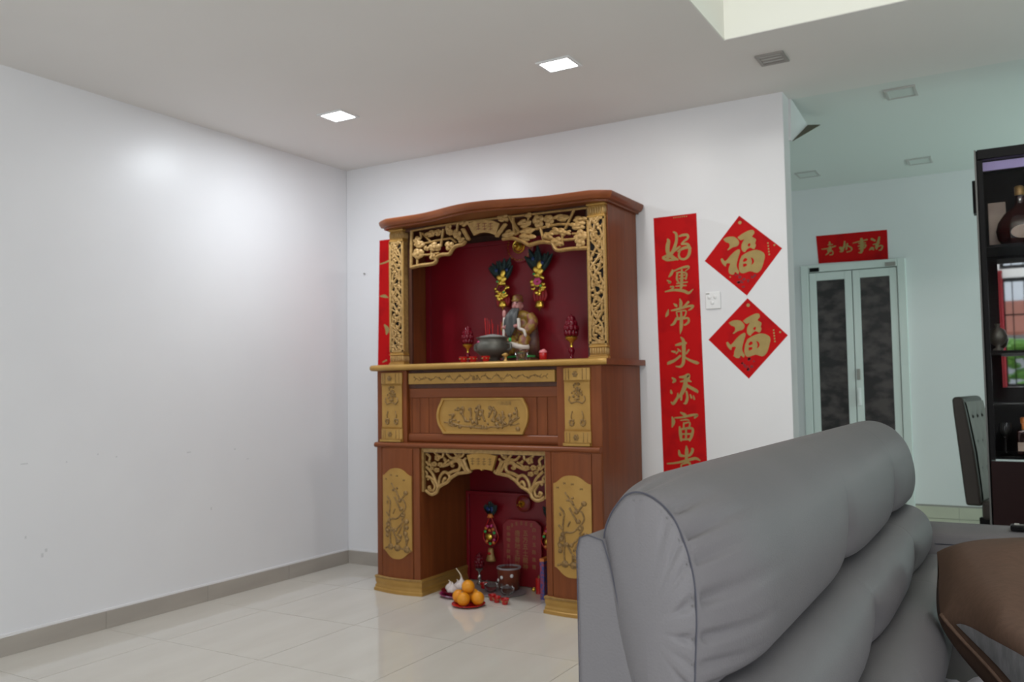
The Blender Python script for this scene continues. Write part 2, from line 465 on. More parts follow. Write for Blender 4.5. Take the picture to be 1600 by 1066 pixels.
# small white gusset with brown underside high at the end of the wall
gx = 2.868
A, B_, C_ = [at(u, v, 'x', gx) for u, v in ((1237.5, 156), (1262, 196), (1238, 221))]
D_ = at(1282, 195.5, 'z', B_[2])
gus = MB().prism([(A[1] - .03, A[2]), (A[1], A[2]), (B_[1], B_[2]), (C_[1], C_[2]), (C_[1] - .03, C_[2])], 'x', gx - .012, gx)
g = gus.build('wall_bracket', M['wall'], org=tuple(C_)); tag(g, 'white pointed bracket with brown base plate behind the top of the wall end', 'bracket')
pl = MB(); nz = np.array((0, 0, .003)); sh = np.array((.001, 0, 0)); pl.add([C_ + sh, B_ + sh, D_, C_ + sh + nz, B_ + sh + nz, D_ + nz], [(0, 1, 2), (3, 5, 4), (0, 3, 4, 1), (1, 4, 5, 2), (2, 5, 3, 0)])
pl.build('base_plate', mat('brown_plate', (.10, .085, .05), .7), g, org=tuple(C_))

# ceiling downlights


def downlight(loc, label, lit, a=.16, b=.135, frame='white', group='square ceiling downlights'):
    z = loc[2]
    t = thing('ceiling_light', loc, label, 'ceiling light', group)
    fr = MB(); x, y = loc[:2]; i = .016
    for s in ((x - a / 2, y - b / 2, x + a / 2, y - b / 2 + i), (x - a / 2, y + b / 2 - i, x + a / 2, y + b / 2), (x - a / 2, y - b / 2 + i, x - a / 2 + i, y + b / 2 - i), (x + a / 2 - i, y - b / 2 + i, x + a / 2, y + b / 2 - i)):
        fr.box((s[0], s[1], z - .008), (s[2], s[3], z + .0))
    fr.build('frame', M[frame], t, bevel=.002)
    MB().box((x - a / 2 + i, y - b / 2 + i, z - .004), (x + a / 2 - i, y + b / 2 - i, z - .0005)).build('diffuser', M['diff'] if lit else (M['diffoff'] if frame != 'grey' else M['grey']), t)
    return t


downlight((LAMP1[0], LAMP1[1], H), 'lit square ceiling downlight nearest the room corner', True, .17, .15)
downlight((LAMP2[0], LAMP2[1], H), 'lit square ceiling downlight above the red altar cabinet', True, .17, .14)
dk = downlight((2.925, -.487, H), 'unlit grey metal ceiling downlight near the cut-out of the ceiling', False, .125, .135, 'grey')
o = MB()
for k in range(3): o.box((2.875, -.535 + .035 * k, H - .007), (2.975, -.528 + .035 * k, H - .004))
o.build('louvre', M['ltrim'], dk)
for (u, v), lb in zip(((1408, 144), (1437, 251), (1262, 272)), ('unlit downlight nearest the edge of the dining room ceiling', 'small unlit downlight deep in the dining room over bare wall', 'unlit downlight in the dining room beside the wall end')):
    p = at(u, v, 'z', H + .02)
    downlight((p[0], p[1], H + .02), lb, False, .15, .17, 'ltrim')

# ------------------------------------------------------------------ altar cabinet
AX, AY = 1.367, -.012


def W(s, d, z): return (AX + s, AY - d, z)


def ap(u, v, d):
    p = at(u, v, 'y', AY - d); return (p[0] - AX, p[2])


alt = thing('altar_cabinet', (AX, AY, 0), 'tall reddish wooden altar cabinet with carved gold panels standing against the wall', 'altar')


def abox(mb, s0, s1, d0, d1, z0, z1):
    return mb.box((AX + s0, AY - d1, z0), (AX + s1, AY - d0, z1))


def bow(s, inner=.39, outer=.695):
    """front line of a pedestal: |s| outer -> inner"""
    t = (outer - abs(s)) / (outer - inner)
    return .503 + .012 * t + .024 * math.sin(PI * min(max(t, 0), 1)) ** .8


def pedestal(sg):
    n = 10
    ss = [(.695 - (.695 - .39) * i / n) for i in range(n + 1)]
    body = [(AX + sg * s, AY - bow(s)) for s in ss]
    poly = [(AX + sg * .695, AY)] + body + [(AX + sg * .39, AY)]
    leg = MB().prism(poly, 'z', .075, .80).build('pedestal', M['wood'], alt, bevel=.002)
    # door slab following the bow
    ds = [.646 - (.646 - .43) * i / 8 for i in range(9)]
    mb = MB()
    dp = [(AX + sg * s, AY - bow(s) - .007) for s in ds] + [(AX + sg * s, AY - bow(s) + .002) for s in ds[::-1]]
    mb.prism(dp, 'z', .085, .792).build('door', M['wood'], leg, bevel=.0015)
    for a, b in ((.6945, .65), (.426, .3905)):
        dq = [a + (b - a) * i / 4 for i in range(5)]
        MB().prism([(AX + sg * s, AY - bow(s) - .006) for s in dq] + [(AX + sg * s, AY - bow(s) + .002) for s in dq[::-1]], 'z', .078, .798).build('stile', M['wood'], leg, bevel=.0015)
    # medallion: curved gold plate
    def md(s): return AY - bow(s) - .007
    N = 16; top = []; bot = []
    for i in range(N + 1):
        t = i / N; x = 2 * t - 1
        e = .036 * (.5 + .5 * math.cos(PI * min(1, abs(x) ** 1.5)))
        top.append(.645 + e * 1.15 + .0); bot.append(.237 - e * 1.3)
    c0, c1 = (.444, .645) if sg > 0 else (-.634, -.433)
    V = []; F = []
    for i in range(N + 1):
        s = c0 + (c1 - c0) * i / N
        for y in (md(s) - .006, md(s) + .003): V += [(AX + s, y, bot[i]), (AX + s, y, top[i])]
    for i in range(N):
        k = 4 * i
        F += [(k, k + 4, k + 5, k + 1), (k + 2, k + 3, k + 7, k + 6), (k + 1, k + 5, k + 7, k + 3), (k, k + 2, k + 6, k + 4)]
    F += [(0, 1, 3, 2), (4 * N, 4 * N + 2, 4 * N + 3, 4 * N + 1)]
    med = MB().add(V, F).build('medallion', M['gold'], leg)
    # relief: plum tree and bamboo, traced
    T = [[(80, 875), (130, 855), (210, 862), (300, 875), (330, 880)], [(138, 850), (135, 760), (140, 650), (128, 560), (135, 470), (138, 410), (105, 362)], [(95, 760), (125, 700), (140, 680)], [(85, 690), (115, 640), (135, 600)], [(110, 610), (150, 580)],
         [(290, 870), (285, 780), (270, 700), (275, 620), (300, 590)], [(250, 590), (275, 540), (262, 500)], [(150, 580), (205, 575), (260, 510), (285, 460), (270, 400), (235, 380), (205, 330), (150, 232)], [(180, 365), (220, 450), (240, 500)], [(160, 300), (200, 310), (212, 345)],
         [(250, 385), (285, 330), (305, 320)], [(175, 700), (235, 640), (265, 590)], [(205, 740), (230, 690), (250, 640)], [(160, 690), (200, 770), (240, 790)], [(195, 760), (200, 830)], [(215, 730), (245, 770)], [(165, 530), (185, 480)], [(95, 520), (125, 560)], [(270, 700), (300, 760), (290, 820)], [(105, 410), (110, 440)]]
    Bl = [(285, 325, 16), (205, 280, 8), (140, 855, 22), (205, 860, 24), (290, 870, 24), (115, 640, 17), (105, 700, 16), (105, 745, 15), (125, 600, 13), (155, 685, 14), (290, 600, 18), (290, 660, 16), (280, 720, 17), (295, 770, 14), (245, 480, 14), (230, 400, 14), (255, 545, 12), (190, 690, 13), (235, 745, 13), (215, 800, 12)]
    rl = MB()
    def mp(x, y):
        t = (x - 55) / (335 - 55); s = c0 + (c1 - c0) * t; z = .645 - (y - 160) / (890 - 160) * (.645 - .236)
        return (AX + s, md(s) - .006, z)
    for t in T: rl.tube([mp(*p) for p in smooth_line(t, 4)], .0052, 5)
    for x, y, r in Bl: rl.ball(mp(x, y), (r * .00095, .007, r * .00085), 7, 5)
    for x, y in ((90, 195), (145, 155), (205, 160), (270, 200)):
        for a in (-1, 1): rl.tube([mp(x - 9, y - 9 * a), mp(x + 9, y + 9 * a)], .0014, 4)
        rl.tube([mp(x - 12, y), mp(x + 12, y)], .0012, 4)
    stuff(rl.build('relief', M['golda'], med, smooth=True))
    # plinth
    rings = []
    for z, e in ((0, .018), (.016, .018), (.020, .013), (.030, .013), (.040, .008), (.055, .012), (.068, .012), (.076, .016), (.084, .014), (.086, .006)):
        ring = [(AX + sg * (.695 + e), AY - .01, z)] + [(AX + sg * (s + (e if i == 0 else (-e if i == n else 0))), AY - bow(s) - e, z) for i, s in enumerate(ss)] + [(AX + sg * (.39 - e), AY - .01, z)]
        rings.append(ring)
    pln = MB().loft(rings).build('plinth', M['gold'], leg, bevel=.001)
    rp = MB()
    for i in range(34):
        t = i / 33; s = .70 - (.70 - .385) * t
        x, y = AX + sg * s, AY - bow(s) - .014
        rp.tube([(x - .004, y, .076), (x, y - .004, .081), (x + .004, y, .086)], .0034, 5)
    stuff(rp.build('rope_moulding', M['goldf'], pln, smooth=True))
    return leg


pedestal(-1); pedestal(1)

# lower niche: back board, top board, carved arch
bk = MB(); abox(bk, -.39, .39, .0, .02, 0.004, .80); bk.build('niche_lining', M['redb'], alt)
bk = MB(); abox(bk, -.385, .385, .045, .06, .004, .52); abox(bk, -.385, -.365, .06, .075, .004, .52); abox(bk, .365, .385, .06, .075, .004, .52); abox(bk, -.365, .365, .06, .075, .50, .52)
bk.build('niche_back_board', M['redb'], alt, bevel=.002)
bk = MB(); abox(bk, -.39, .39, .02, .495, .772, .80); bk.build('niche_top', M['woodd'], alt)


def mould(mb, s0, s1, d0, d1, z0, z1, r):
    """board with a rounded front edge"""
    zc, h = (z0 + z1) / 2, (z1 - z0) / 2
    prof = [(AY - d0, z0)] + [(AY - d1 + r - r * math.cos(a), zc + h * math.sin(a)) for a in [(-PI / 2 + PI * k / 8) for k in range(9)]] + [(AY - d0, z1)]
    return mb.prism(prof, 'x', AX + s0, AX + s1)


mould(MB(), -.696, .696, .40, .535, .798, .826, .014).build('middle_moulding', M['woodh'], alt, smooth=True, auto=40)

# carved arch of the lower niche (traced, mirrored about the middle)
def lp(x, y, d=.49):
    s, z = ap(650 + x / 7.2727, 695 + y / 7.2727, d); return s, z


ARCH_L = [([(115, 520), (150, 550), (190, 563), (235, 540), (255, 490), (300, 455), (350, 430), (400, 375), (440, 350), (470, 330), (530, 320), (600, 310), (630, 290)], 15),
          ([(120, 360), (180, 380), (230, 430), (250, 490)], 14), ([(135, 400), (160, 370), (195, 430), (215, 470), (200, 520), (160, 515), (145, 485), (170, 475)], 11),
          ([(262, 480), (265, 400), (290, 340), (330, 310), (375, 340), (385, 395), (345, 430), (310, 430), (325, 385), (345, 380)], 13),
          ([(370, 330), (430, 300), (485, 285), (503, 240), (480, 190), (430, 190), (405, 230), (430, 245)], 14), ([(300, 245), (350, 232), (400, 205), (430, 185), (490, 178), (530, 240), (575, 312)], 13),
          ([(350, 100), (400, 150), (470, 150), (530, 180), (575, 150)], 11), ([(205, 75), (240, 115), (300, 140), (312, 95)], 11), ([(120, 100), (160, 140), (150, 200), (180, 250)], 11),
          ([(440, 95), (480, 140), (530, 125), (545, 95)], 11), ([(120, 250), (190, 330), (230, 430)], 13), ([(115, 190), (150, 240)], 9), ([(110, 300), (130, 330), (120, 370)], 9), ([(320, 150), (345, 190), (310, 230)], 11), ([(345, 190), (385, 175)], 10),
          ([(540, 165), (565, 235), (605, 312)], 17)]
BLOB_L = [(250, 150, 40, 36), (215, 220, 42, 30), (285, 228, 38, 30), (242, 288, 40, 28), (188, 268, 28, 22), (160, 200, 20, 20), (335, 175, 20, 18), (500, 118, 22, 16), (165, 495, 16, 16), (345, 388, 15, 15), (430, 238, 16, 15)]
ar = MB()
kk = 1 / 7.2727 * .0036
for pts, r in ARCH_L:
    L = [lp(*p) for p in smooth_line(pts, 4)]
    for sg in (1, -1):
        ar.tube([(AX + sg * (s + (0 if True else 0)), AY - .49, z if sg > 0 else z + .0) for s, z in L], r * kk * 1.35, 6, flat=1.1, normal=(0, 1, 0))
for x, y, rx, rz in BLOB_L:
    s, z = lp(x, y)
    for sg in (1, -1):
        for k in range(5):
            a = 2 * PI * k / 5 + x
            ar.ball((AX + sg * (s + math.cos(a) * rx * kk * .55), AY - .494, z + math.sin(a) * rz * kk * .55), (rx * kk * .55, .009, rz * kk * .5), 7, 5)
        ar.ball((AX + sg * s, AY - .50, z), (rx * kk * .35, .010, rz * kk * .35), 7, 5)
abox(ar, -.389, .389, .482, .502, .776, .797); abox(ar, -.389, -.376, .482, .502, .56, .78); abox(ar, .376, .389, .482, .502, .56, .78)
arch = ar.build('niche_arch', M['goldf'], alt, smooth=True, auto=50)
stuff(arch)
pq = [(-.092, .768), (-.05, .776), (0, .779), (.05, .776), (.092, .768), (.066, .688), (.04, .693), (.012, .695), (0, .686), (-.012, .695), (-.04, .693), (-.066, .688)]
pl_ = MB().prism([(AX + s, z) for s, z in pq], 'y', AY - .506, AY - .484).build('arch_plaque', M['gold'], alt, bevel=.003)
pt = MB()
for k in range(4):
    x0 = -.054 + k * .036
    for j in range(3): pt.tube([(AX + x0 - .011, AY - .507, .722 + j * .013), (AX + x0 + .011, AY - .507, .724 + j * .013)], .0017, 4)
    pt.tube([(AX + x0, AY - .507, .716), (AX + x0, AY - .507, .756)], .0017, 4)
stuff(pt.build('raised_lettering', M['golda'], pl_))

# upper part of the base: carcass, recess panel, gold rail, pilasters
cb = MB(); abox(cb, -.694, .694, .0, .468, .80, 1.226); abox(cb, -.695, -.49, .468, .50, .826, 1.226); abox(cb, .452, .695, .468, .50, .826, 1.226)
cb.build('carcass', M['wood'], alt, bevel=.002)
for sg in (-1, 1):
    cb = MB(); abox(cb, min(sg * .694, sg * .697), max(sg * .694, sg * .697), .0, .498, .086, 1.226); cb.build('side_panel', M['wood'], alt)
cb = MB(); abox(cb, -.49, .452, .468, .476, 1.125, 1.226); cb.build('painted_gap_shade', M['woodd'], alt)  # dark strip paints the shade above and below the gold rail
cp = MB(); abox(cp, -.485, .447, .466, .481, 1.073, 1.124); cp.build('top_rail', M['woodh'], alt, bevel=.002)
cp = MB(); mould(cp, -.485, .447, .466, .490, .828, .876, .008); cp.build('bottom_rail', M['woodh'], alt, smooth=True, auto=40)
for a, b in ((-.485, -.468), (-.467, -.415), (-.414, -.354), (-.353, -.19), (-.189, .0), (.001, .19), (.191, .325), (.326, .385), (.386, .447)):
    p = MB(); abox(p, a + .0008, b - .0008, .464, .479, .877, 1.0725); p.build('board', M['wood'], alt, bevel=.0015, seg=1)
gr = MB(); abox(gr, -.475, .442, .468, .502, 1.148, 1.209)
rail = gr.build('gold_rail', M['gold'], alt, bevel=.003)
rl = MB()
for sg in (-1, 1):
    L = [(sg * (.02 + .40 * k / 60), .010 * math.sin(k * .55) * (1 - .3 * k / 60) + .003 * math.sin(k * 1.7)) for k in range(61)]
    rl.tube([(AX - .016 + s, AY - .502, 1.178 + z) for s, z in L], [.0022 + .0022 * (k % 9 > 5) for k in range(61)], 5)
    for k in range(3, 60, 5):
        s, z = L[k]; rl.tube([(AX - .016 + s, AY - .502, 1.178 + z), (AX - .016 + s + sg * .012, AY - .503, 1.178 + z + .014 * (1 if k % 2 else -1))], [.003, .001], 5)
for k in range(7):
    rl.ball((AX - .016 + random.uniform(-.03, .03), AY - .502, 1.178 + random.uniform(-.012, .012)), (.008, .004, .006), 7, 5)
stuff(rl.build('relief', M['golda'], rail, smooth=True))

# oval panel
ov = [(200, 115), (1390, 108)] + [tuple(p) for p in smooth_line([(1390, 108), (1412, 165), (1452, 245), (1468, 380), (1450, 505), (1414, 590), (1390, 652)], 3)[1:-1]] + [(1390, 652), (220, 640)] + [tuple(p) for p in smooth_line([(220, 640), (192, 585), (145, 500), (125, 380), (142, 260), (178, 180), (200, 115)], 3)[1:-1]]


def op(x, y): s, z = ap(670 + x / 9.412, 610 + y / 9.412, .484); return AX + s, z


cxo, czo = op(795, 380)
outer = [op(*p) for p in ov]
inner = [(cxo + (x - cxo) * .955, czo + (z - czo) * .88) for x, z in outer]
om = MB().prism(outer, 'y', AY - .484, AY - .477)
oval = om.build('oval_panel', M['gold'], alt)
rr = MB(); n = len(outer)
V = []
for P, d in ((outer, .484), (outer, .494), (inner, .494), (inner, .484)): V += [(x, AY - d, z) for x, z in P]
F = [(a * n + i, a * n + (i + 1) % n, b * n + (i + 1) % n, b * n + i) for a, b in ((0, 1), (1, 2), (2, 3)) for i in range(n)]
rr.add(V, F).build('rim', M['gold'], oval, bevel=.002)
rl = MB()


def ob(x, y, r, k=1.): px_, pz_ = op(x, y); rl.ball((px_, AY - .485, pz_), (r * .00036 * k, .007, r * .00036), 7, 5)


def ot(pts, r): rl.tube([(op(*p)[0], AY - .486, op(*p)[1]) for p in smooth_line(pts, 4)], r * .00036, 5)


random.seed(3)
for pts, r in (([(230, 470), (330, 480), (430, 510), (520, 530), (640, 540), (800, 560), (920, 540), (1060, 540), (1180, 500), (1330, 400)], 13), ([(420, 300), (470, 265), (520, 270), (500, 340), (520, 410), (560, 470)], 13), ([(390, 290), (460, 280)], 16), ([(600, 260), (625, 330), (620, 400), (640, 470)], 14),
               ([(690, 270), (740, 230), (760, 290), (800, 300), (790, 350), (830, 460)], 15), ([(740, 250), (720, 330), (700, 420), (720, 500)], 18), ([(885, 245), (930, 290), (900, 350), (880, 400)], 14), ([(940, 250), (990, 330), (960, 400), (970, 470)], 18), ([(1085, 320), (1100, 380), (1090, 450), (1140, 500)], 18), ([(1030, 350), (1050, 420), (1040, 480)], 14),
               ([(1195, 360), (1200, 430), (1180, 490)], 16), ([(1280, 260), (1300, 320), (1290, 390), (1240, 440), (1180, 500)], 14), ([(300, 360), (380, 350), (340, 420), (400, 440)], 13), ([(310, 420), (300, 500), (380, 530)], 13), ([(1200, 520), (1290, 500), (1330, 490)], 9), ([(640, 540), (700, 510), (780, 520)], 10), ([(530, 400), (560, 450), (600, 460)], 16)):
    ot(pts, r)
for x, y in ((350, 370), (330, 460), (360, 500), (440, 460), (430, 265), (500, 265), (480, 330), (540, 440), (605, 280), (620, 420), (620, 540), (650, 470), (710, 260), (745, 240), (700, 310), (760, 360), (740, 420), (700, 470), (800, 540), (870, 490), (900, 260), (945, 265), (900, 340), (970, 340), (940, 440), (1000, 500), (1020, 420), (1085, 330), (1100, 400), (1060, 460), (1090, 500), (1020, 540), (1080, 545), (1195, 370), (1200, 430), (1280, 270), (1260, 340), (1300, 400), (1240, 440), (1210, 480), (1310, 570), (460, 540), (400, 520), (850, 550)):
    ob(x, y, random.uniform(20, 34), random.uniform(.7, 1.2))
stuff(rl.build('relief', M['golda'], oval, smooth=True))
V, F = text_mesh('八仙過海', .022); px_, pz_ = op(1110, 195)
MB().add([(x + px_, AY - .4855, z + pz_) for x, y, z in V], F).build('lettering', M['golda'], oval)

# pilaster plates
def pilaster(sc, wd):
    z0, z1 = .832, 1.216; x0, x1 = AX + sc - wd / 2, AX + sc + wd / 2; Y = AY - .50
    p = MB().box((x0, Y - .008, z0), (x1, Y, z1)).build('pilaster_plate', M['gold'], alt, bevel=.002)
    for a, b in ((z1 - .063, z1 - .002), (z0 + .012, z0 + .068)):
        bl = MB()
        cv = [(x0 - .003 + (wd + .006) * k / 10, Y - .010 - .016 * math.sin(PI * k / 10)) for k in range(11)]
        bl.prism(cv + [(x1 + .003, Y), (x0 - .003, Y)], 'z', a, b)
        bk_ = bl.build('capital_block', M['gold'], p, bevel=.002)
        ro = MB(); zc = (a + b) / 2
        for k in range(6): ro.ball((AX + sc + .010 * math.cos(k * PI / 3), Y - .028, zc + .010 * math.sin(k * PI / 3)), (.006, .003, .006), 7, 5)
        for k in (-3, -2, 2, 3):
            ro.tube([(AX + sc + k * wd * .135, Y - .012 - .016 * math.cos(k * .45), a + .004), (AX + sc + k * wd * .135, Y - .012 - .016 * math.cos(k * .45), b - .004)], .0016, 4)
        ro.ball((AX + sc, Y - .030, zc), (.0045, .003, .0045), 7, 5)
        stuff(ro.build('rosette', M['golda'], p, smooth=True))
    rp = MB()
    for z in (z1 - .070, z0 + .076):
        for k in range(14):
            x = x0 + wd * (k + .5) / 14; rp.tube([(x - .004, Y - .009, z - .003), (x + .004, Y - .009, z + .003)], .0032, 5)
    rp.box((x0 - .003, Y - .026, z0 - .002), (x1 + .003, Y, z0 + .011))
    stuff(rp.build('rope_band', M['gold'], p))
    r = MB(); cz = 1.085; cx = AX + sc; e = random.Random(5)
    for k in range(26):
        a = e.uniform(0, 2 * PI); rr_ = e.uniform(0, 1) ** .6
        r.ball((cx + math.cos(a) * rr_ * .032, Y - .010, cz + .012 + math.sin(a) * rr_ * .040), (e.uniform(.004, .009), .006, e.uniform(.003, .008)), 6, 4, Matrix.Rotation(a, 3, 'Y'))
    for sg in (-1, 1):
        r.tube([(cx, Y - .010, cz - .035), (cx + sg * .03, Y - .011, cz - .046), (cx + sg * .045, Y - .010, cz - .03), (cx + sg * .04, Y - .01, cz - .01)], .004, 5)
        bz = .955
        r.tube([(cx + sg * .026, Y - .010, bz + .045), (cx + sg * .034, Y - .010, bz + .02), (cx + sg * .030, Y - .010, bz)], .003, 5)
        for k in range(8):
            a = k * PI / 4; r.ball((cx + sg * .031 + math.cos(a) * .011, Y - .010, bz - .012 + math.sin(a) * .014), (.0065, .005, .0055), 6, 4)
        r.tube([(cx + sg * .018, Y - .01, bz + .005), (cx + sg * .03, Y - .01, bz - .03), (cx + sg * .046, Y - .01, bz + .0)], .0025, 5)
    stuff(r.build('relief', M['golda'], p, smooth=True))


pilaster(-.588, .140); pilaster(.568, .140)

# counter
mould(MB(), -.729, .729, -.005, .515, 1.228, 1.258, .012).build('counter_top', M['woodh'], alt, smooth=True, auto=40)
ce = MB(); Z0, Z1 = 1.2265, 1.2595
pr = [(AX - .729, .44), (AX - .737, .46), (AX - .729, .515)] + [(AX - .729 + 1.458 * k / 12, .520 + .010 * math.sin(PI * k / 12)) for k in range(13)] + [(AX + .735, .515), (AX + .735, .50)]
ri = []
for x, d in [(AX - .733, .40), (AX - .735, .50), (AX - .715, .522)] + [(AX - .69 + 1.38 * k / 12, .526 + .006 * math.sin(PI * k / 12)) for k in range(13)] + [(AX + .715, .522), (AX + .731, .512)]:
    ri.append((x, AY - d))
for ring_r in (1,):
    P3 = [(x, y, (Z0 + Z1) / 2) for x, y in ri]
    ce.tube(P3, .0165, 10, flat=1.0, normal=(0, 0, 1))
ce.build('counter_edge', M['gold'], alt, smooth=True, auto=60)

# hutch
ZH = 2.05
hs = MB(); abox(hs, -.695, -.675, 0, .375, 1.258, ZH); hs.build('side_panel', M['wood'], alt, bevel=.002)
hs = MB(); abox(hs, .675, .695, 0, .375, 1.258, ZH); hs.build('side_panel', M['wood'], alt, bevel=.002)
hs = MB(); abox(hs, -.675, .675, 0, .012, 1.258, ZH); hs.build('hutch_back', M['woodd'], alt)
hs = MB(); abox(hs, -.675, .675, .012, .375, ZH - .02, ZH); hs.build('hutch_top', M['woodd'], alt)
hs = MB(); abox(hs, -.672, .672, .03, .045, 1.258, 1.985); abox(hs, -.672, -.640, .045, .062, 1.258, 1.985); abox(hs, .640, .672, .045, .062, 1.258, 1.985); abox(hs, -.640, .640, .045, .062, 1.960, 1.985)
hs.build('shrine_board', M['redb'], alt, bevel=.002)
for sg in (-1, 1):
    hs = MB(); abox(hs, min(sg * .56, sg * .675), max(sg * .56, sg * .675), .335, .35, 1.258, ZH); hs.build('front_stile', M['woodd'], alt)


def pillar(sc):
    wd = .096; x0, x1 = AX + sc - wd / 2, AX + sc + wd / 2; Yf = AY - .402; Yb = AY - .345
    z0, z1 = 1.258, ZH
    p = MB().box((x0 + .006, Yf + .010, z0 + .07), (x1 - .006, Yb, z1 - .07)).build('pillar', M['inner'], alt)
    for (za, zb, fl_) in ((z1 - .072, z1, 1), (z0, z0 + .078, -1)):
        cap = MB()
        def blk(e, a, b): cap.box((x0 - e, Yf - e, a), (x1 + e, Yb, b))
        if fl_ > 0: blk(.002, za, za + .010); blk(-.002, za + .010, zb - .012); blk(.004, zb - .012, zb)
        else: blk(.006, za, za + .014); blk(.002, za + .014, za + .022); blk(-.002, za + .022, zb - .020); blk(.003, zb - .020, zb - .008); blk(-.001, zb - .008, zb)
        cp_ = cap.build('capital' if fl_ > 0 else 'base', M['gold'], p, bevel=.004)
        lv = MB(); zc = (za + zb) / 2
        for k in range(7):
            x = x0 + wd * (k + .5) / 7
            lv.ball((x, Yf + .001, zc), (.0058, .006, .021), 7, 5)
        for k in range(4):
            y = Yf + (Yb - Yf) * (k + .5) / 4
            lv.ball((x1 - .001, y, zc), (.005, .0055, .021), 7, 5)
        stuff(lv.build('leaf_band', M['goldf'], p, smooth=True))
    fw = MB(); zA, zB = z0 + .078, z1 - .072
    for x in (x0 + .001, x1 - .011): fw.box((x, Yf, zA - .006), (x + .010, Yf + .012, zB + .006))
    fw.box((x0, Yf, zA), (x1, Yf + .012, zA + .012)); fw.box((x0, Yf, zB - .012), (x1, Yf + .012, zB))
    fw.box((x1 - .012, Yf + .012, zA), (x1 - .002, Yb, zB)); fw.box((x0 + .002, Yf + .012, zA), (x0 + .012, Yb, zB))
    e = random.Random(11 + (sc > 0))
    nseg = 46
    for ph, am in ((0, .030), (PI, .026), (PI / 2, .034)):
        L = [(AX + sc + am * math.sin(k * .36 + ph) + e.uniform(-.004, .004), Yf + .005, zA + (zB - zA) * k / nseg) for k in range(nseg + 1)]
        fw.tube(smooth_line(L, 2), .0068, 5)
    for k in range(70):
        x = AX + sc + e.uniform(-.036, .036); z = zA + (zB - zA) * (k + .5) / 70; a = e.uniform(0, PI)
        fw.ball((x, Yf + .003, z), (e.uniform(.008, .013), .007, e.uniform(.006, .009)), 7, 5, Matrix.Rotation(a, 3, 'Y'))
        fw.ball((x + .012 * math.cos(a), Yf + .004, z + .012 * math.sin(a)), (.008, .006, .0045), 6, 4, Matrix.Rotation(a + 1, 3, 'Y'))
        if k % 3 == 0: fw.tube([(x, Yf + .005, z), (AX + sc + (.042 if k % 2 else -.042), Yf + .005, z + .03)], .004, 5)
    stuff(fw.build('fretwork', M['goldf'], p, smooth=True, auto=50))
    rp = MB()
    for x in (x1 + .002, x0 - .002):
        for k in range(66):
            z = zA + (zB - zA) * (k + .5) / 66; rp.ball((x, Yf + .003, z), (.0042, .0042, .0048), 6, 4)
    stuff(rp.build('beading', M['gold'], p, smooth=True))


pillar(-.633); pillar(.640)

# carved valance (traced)
def vp(x, y): s, z = ap(630 + x / 5.3333, 300 + y / 5.3333, .385); return AX + s, AY - .385, z


va = MB(); kv = .0036 / 5.3333 * 1.25
EDGE = [(68, 632), (150, 612), (245, 600), (275, 580), (282, 545), (330, 522), (385, 518), (405, 490), (435, 455), (500, 435), (520, 405)]
EDGE2 = [(830, 392), (900, 385), (960, 400), (1010, 420), (1050, 443), (1100, 430), (1160, 418), (1240, 428), (1265, 470), (1300, 488), (1400, 475), (1550, 468)]
for E, r in ((EDGE, 13), (EDGE2, 13), ([(72, 325), (68, 632)], 12), ([(72, 325), (440, 261), (1000, 194), (1535, 132)], 8), ([(1543, 132), (1553, 470)], 10)):
    va.tube([vp(*p) for p in smooth_line(E, 5)], r * kv, 6, flat=1.2, normal=(0, 1, 0))
for pts, r in (([(90, 520), (200, 525), (300, 510)], 8), ([(160, 345), (230, 415)], 8), ([(335, 310), (315, 455)], 9), ([(180, 430), (300, 402), (400, 385)], 8), ([(145, 335), (150, 385)], 8), ([(240, 440), (235, 530)], 8), ([(120, 560), (118, 608)], 9), ([(400, 385), (440, 420)], 8), ([(455, 260), (450, 350), (480, 400)], 9), ([(360, 280), (390, 340)], 8),
               ([(885, 202), (965, 335)], 12), ([(915, 215), (930, 345), (965, 335)], 10), ([(1105, 185), (1140, 290), (1170, 405)], 9), ([(1424, 150), (1350, 310)], 9), ([(1000, 312), (1100, 310), (1200, 290), (1300, 270), (1430, 275)], 9), ([(1180, 385), (1330, 400), (1440, 392)], 9), ([(1330, 320), (1325, 440)], 9), ([(1410, 350), (1535, 345)], 8), ([(1050, 195), (1030, 300)], 8), ([(800, 210), (870, 240)], 9), ([(1215, 200), (1210, 300)], 10), ([(1480, 210), (1475, 450)], 9)):
    va.tube([vp(*p) for p in smooth_line(pts, 4)], r * kv, 6, flat=1.2, normal=(0, 1, 0))
e = random.Random(4)
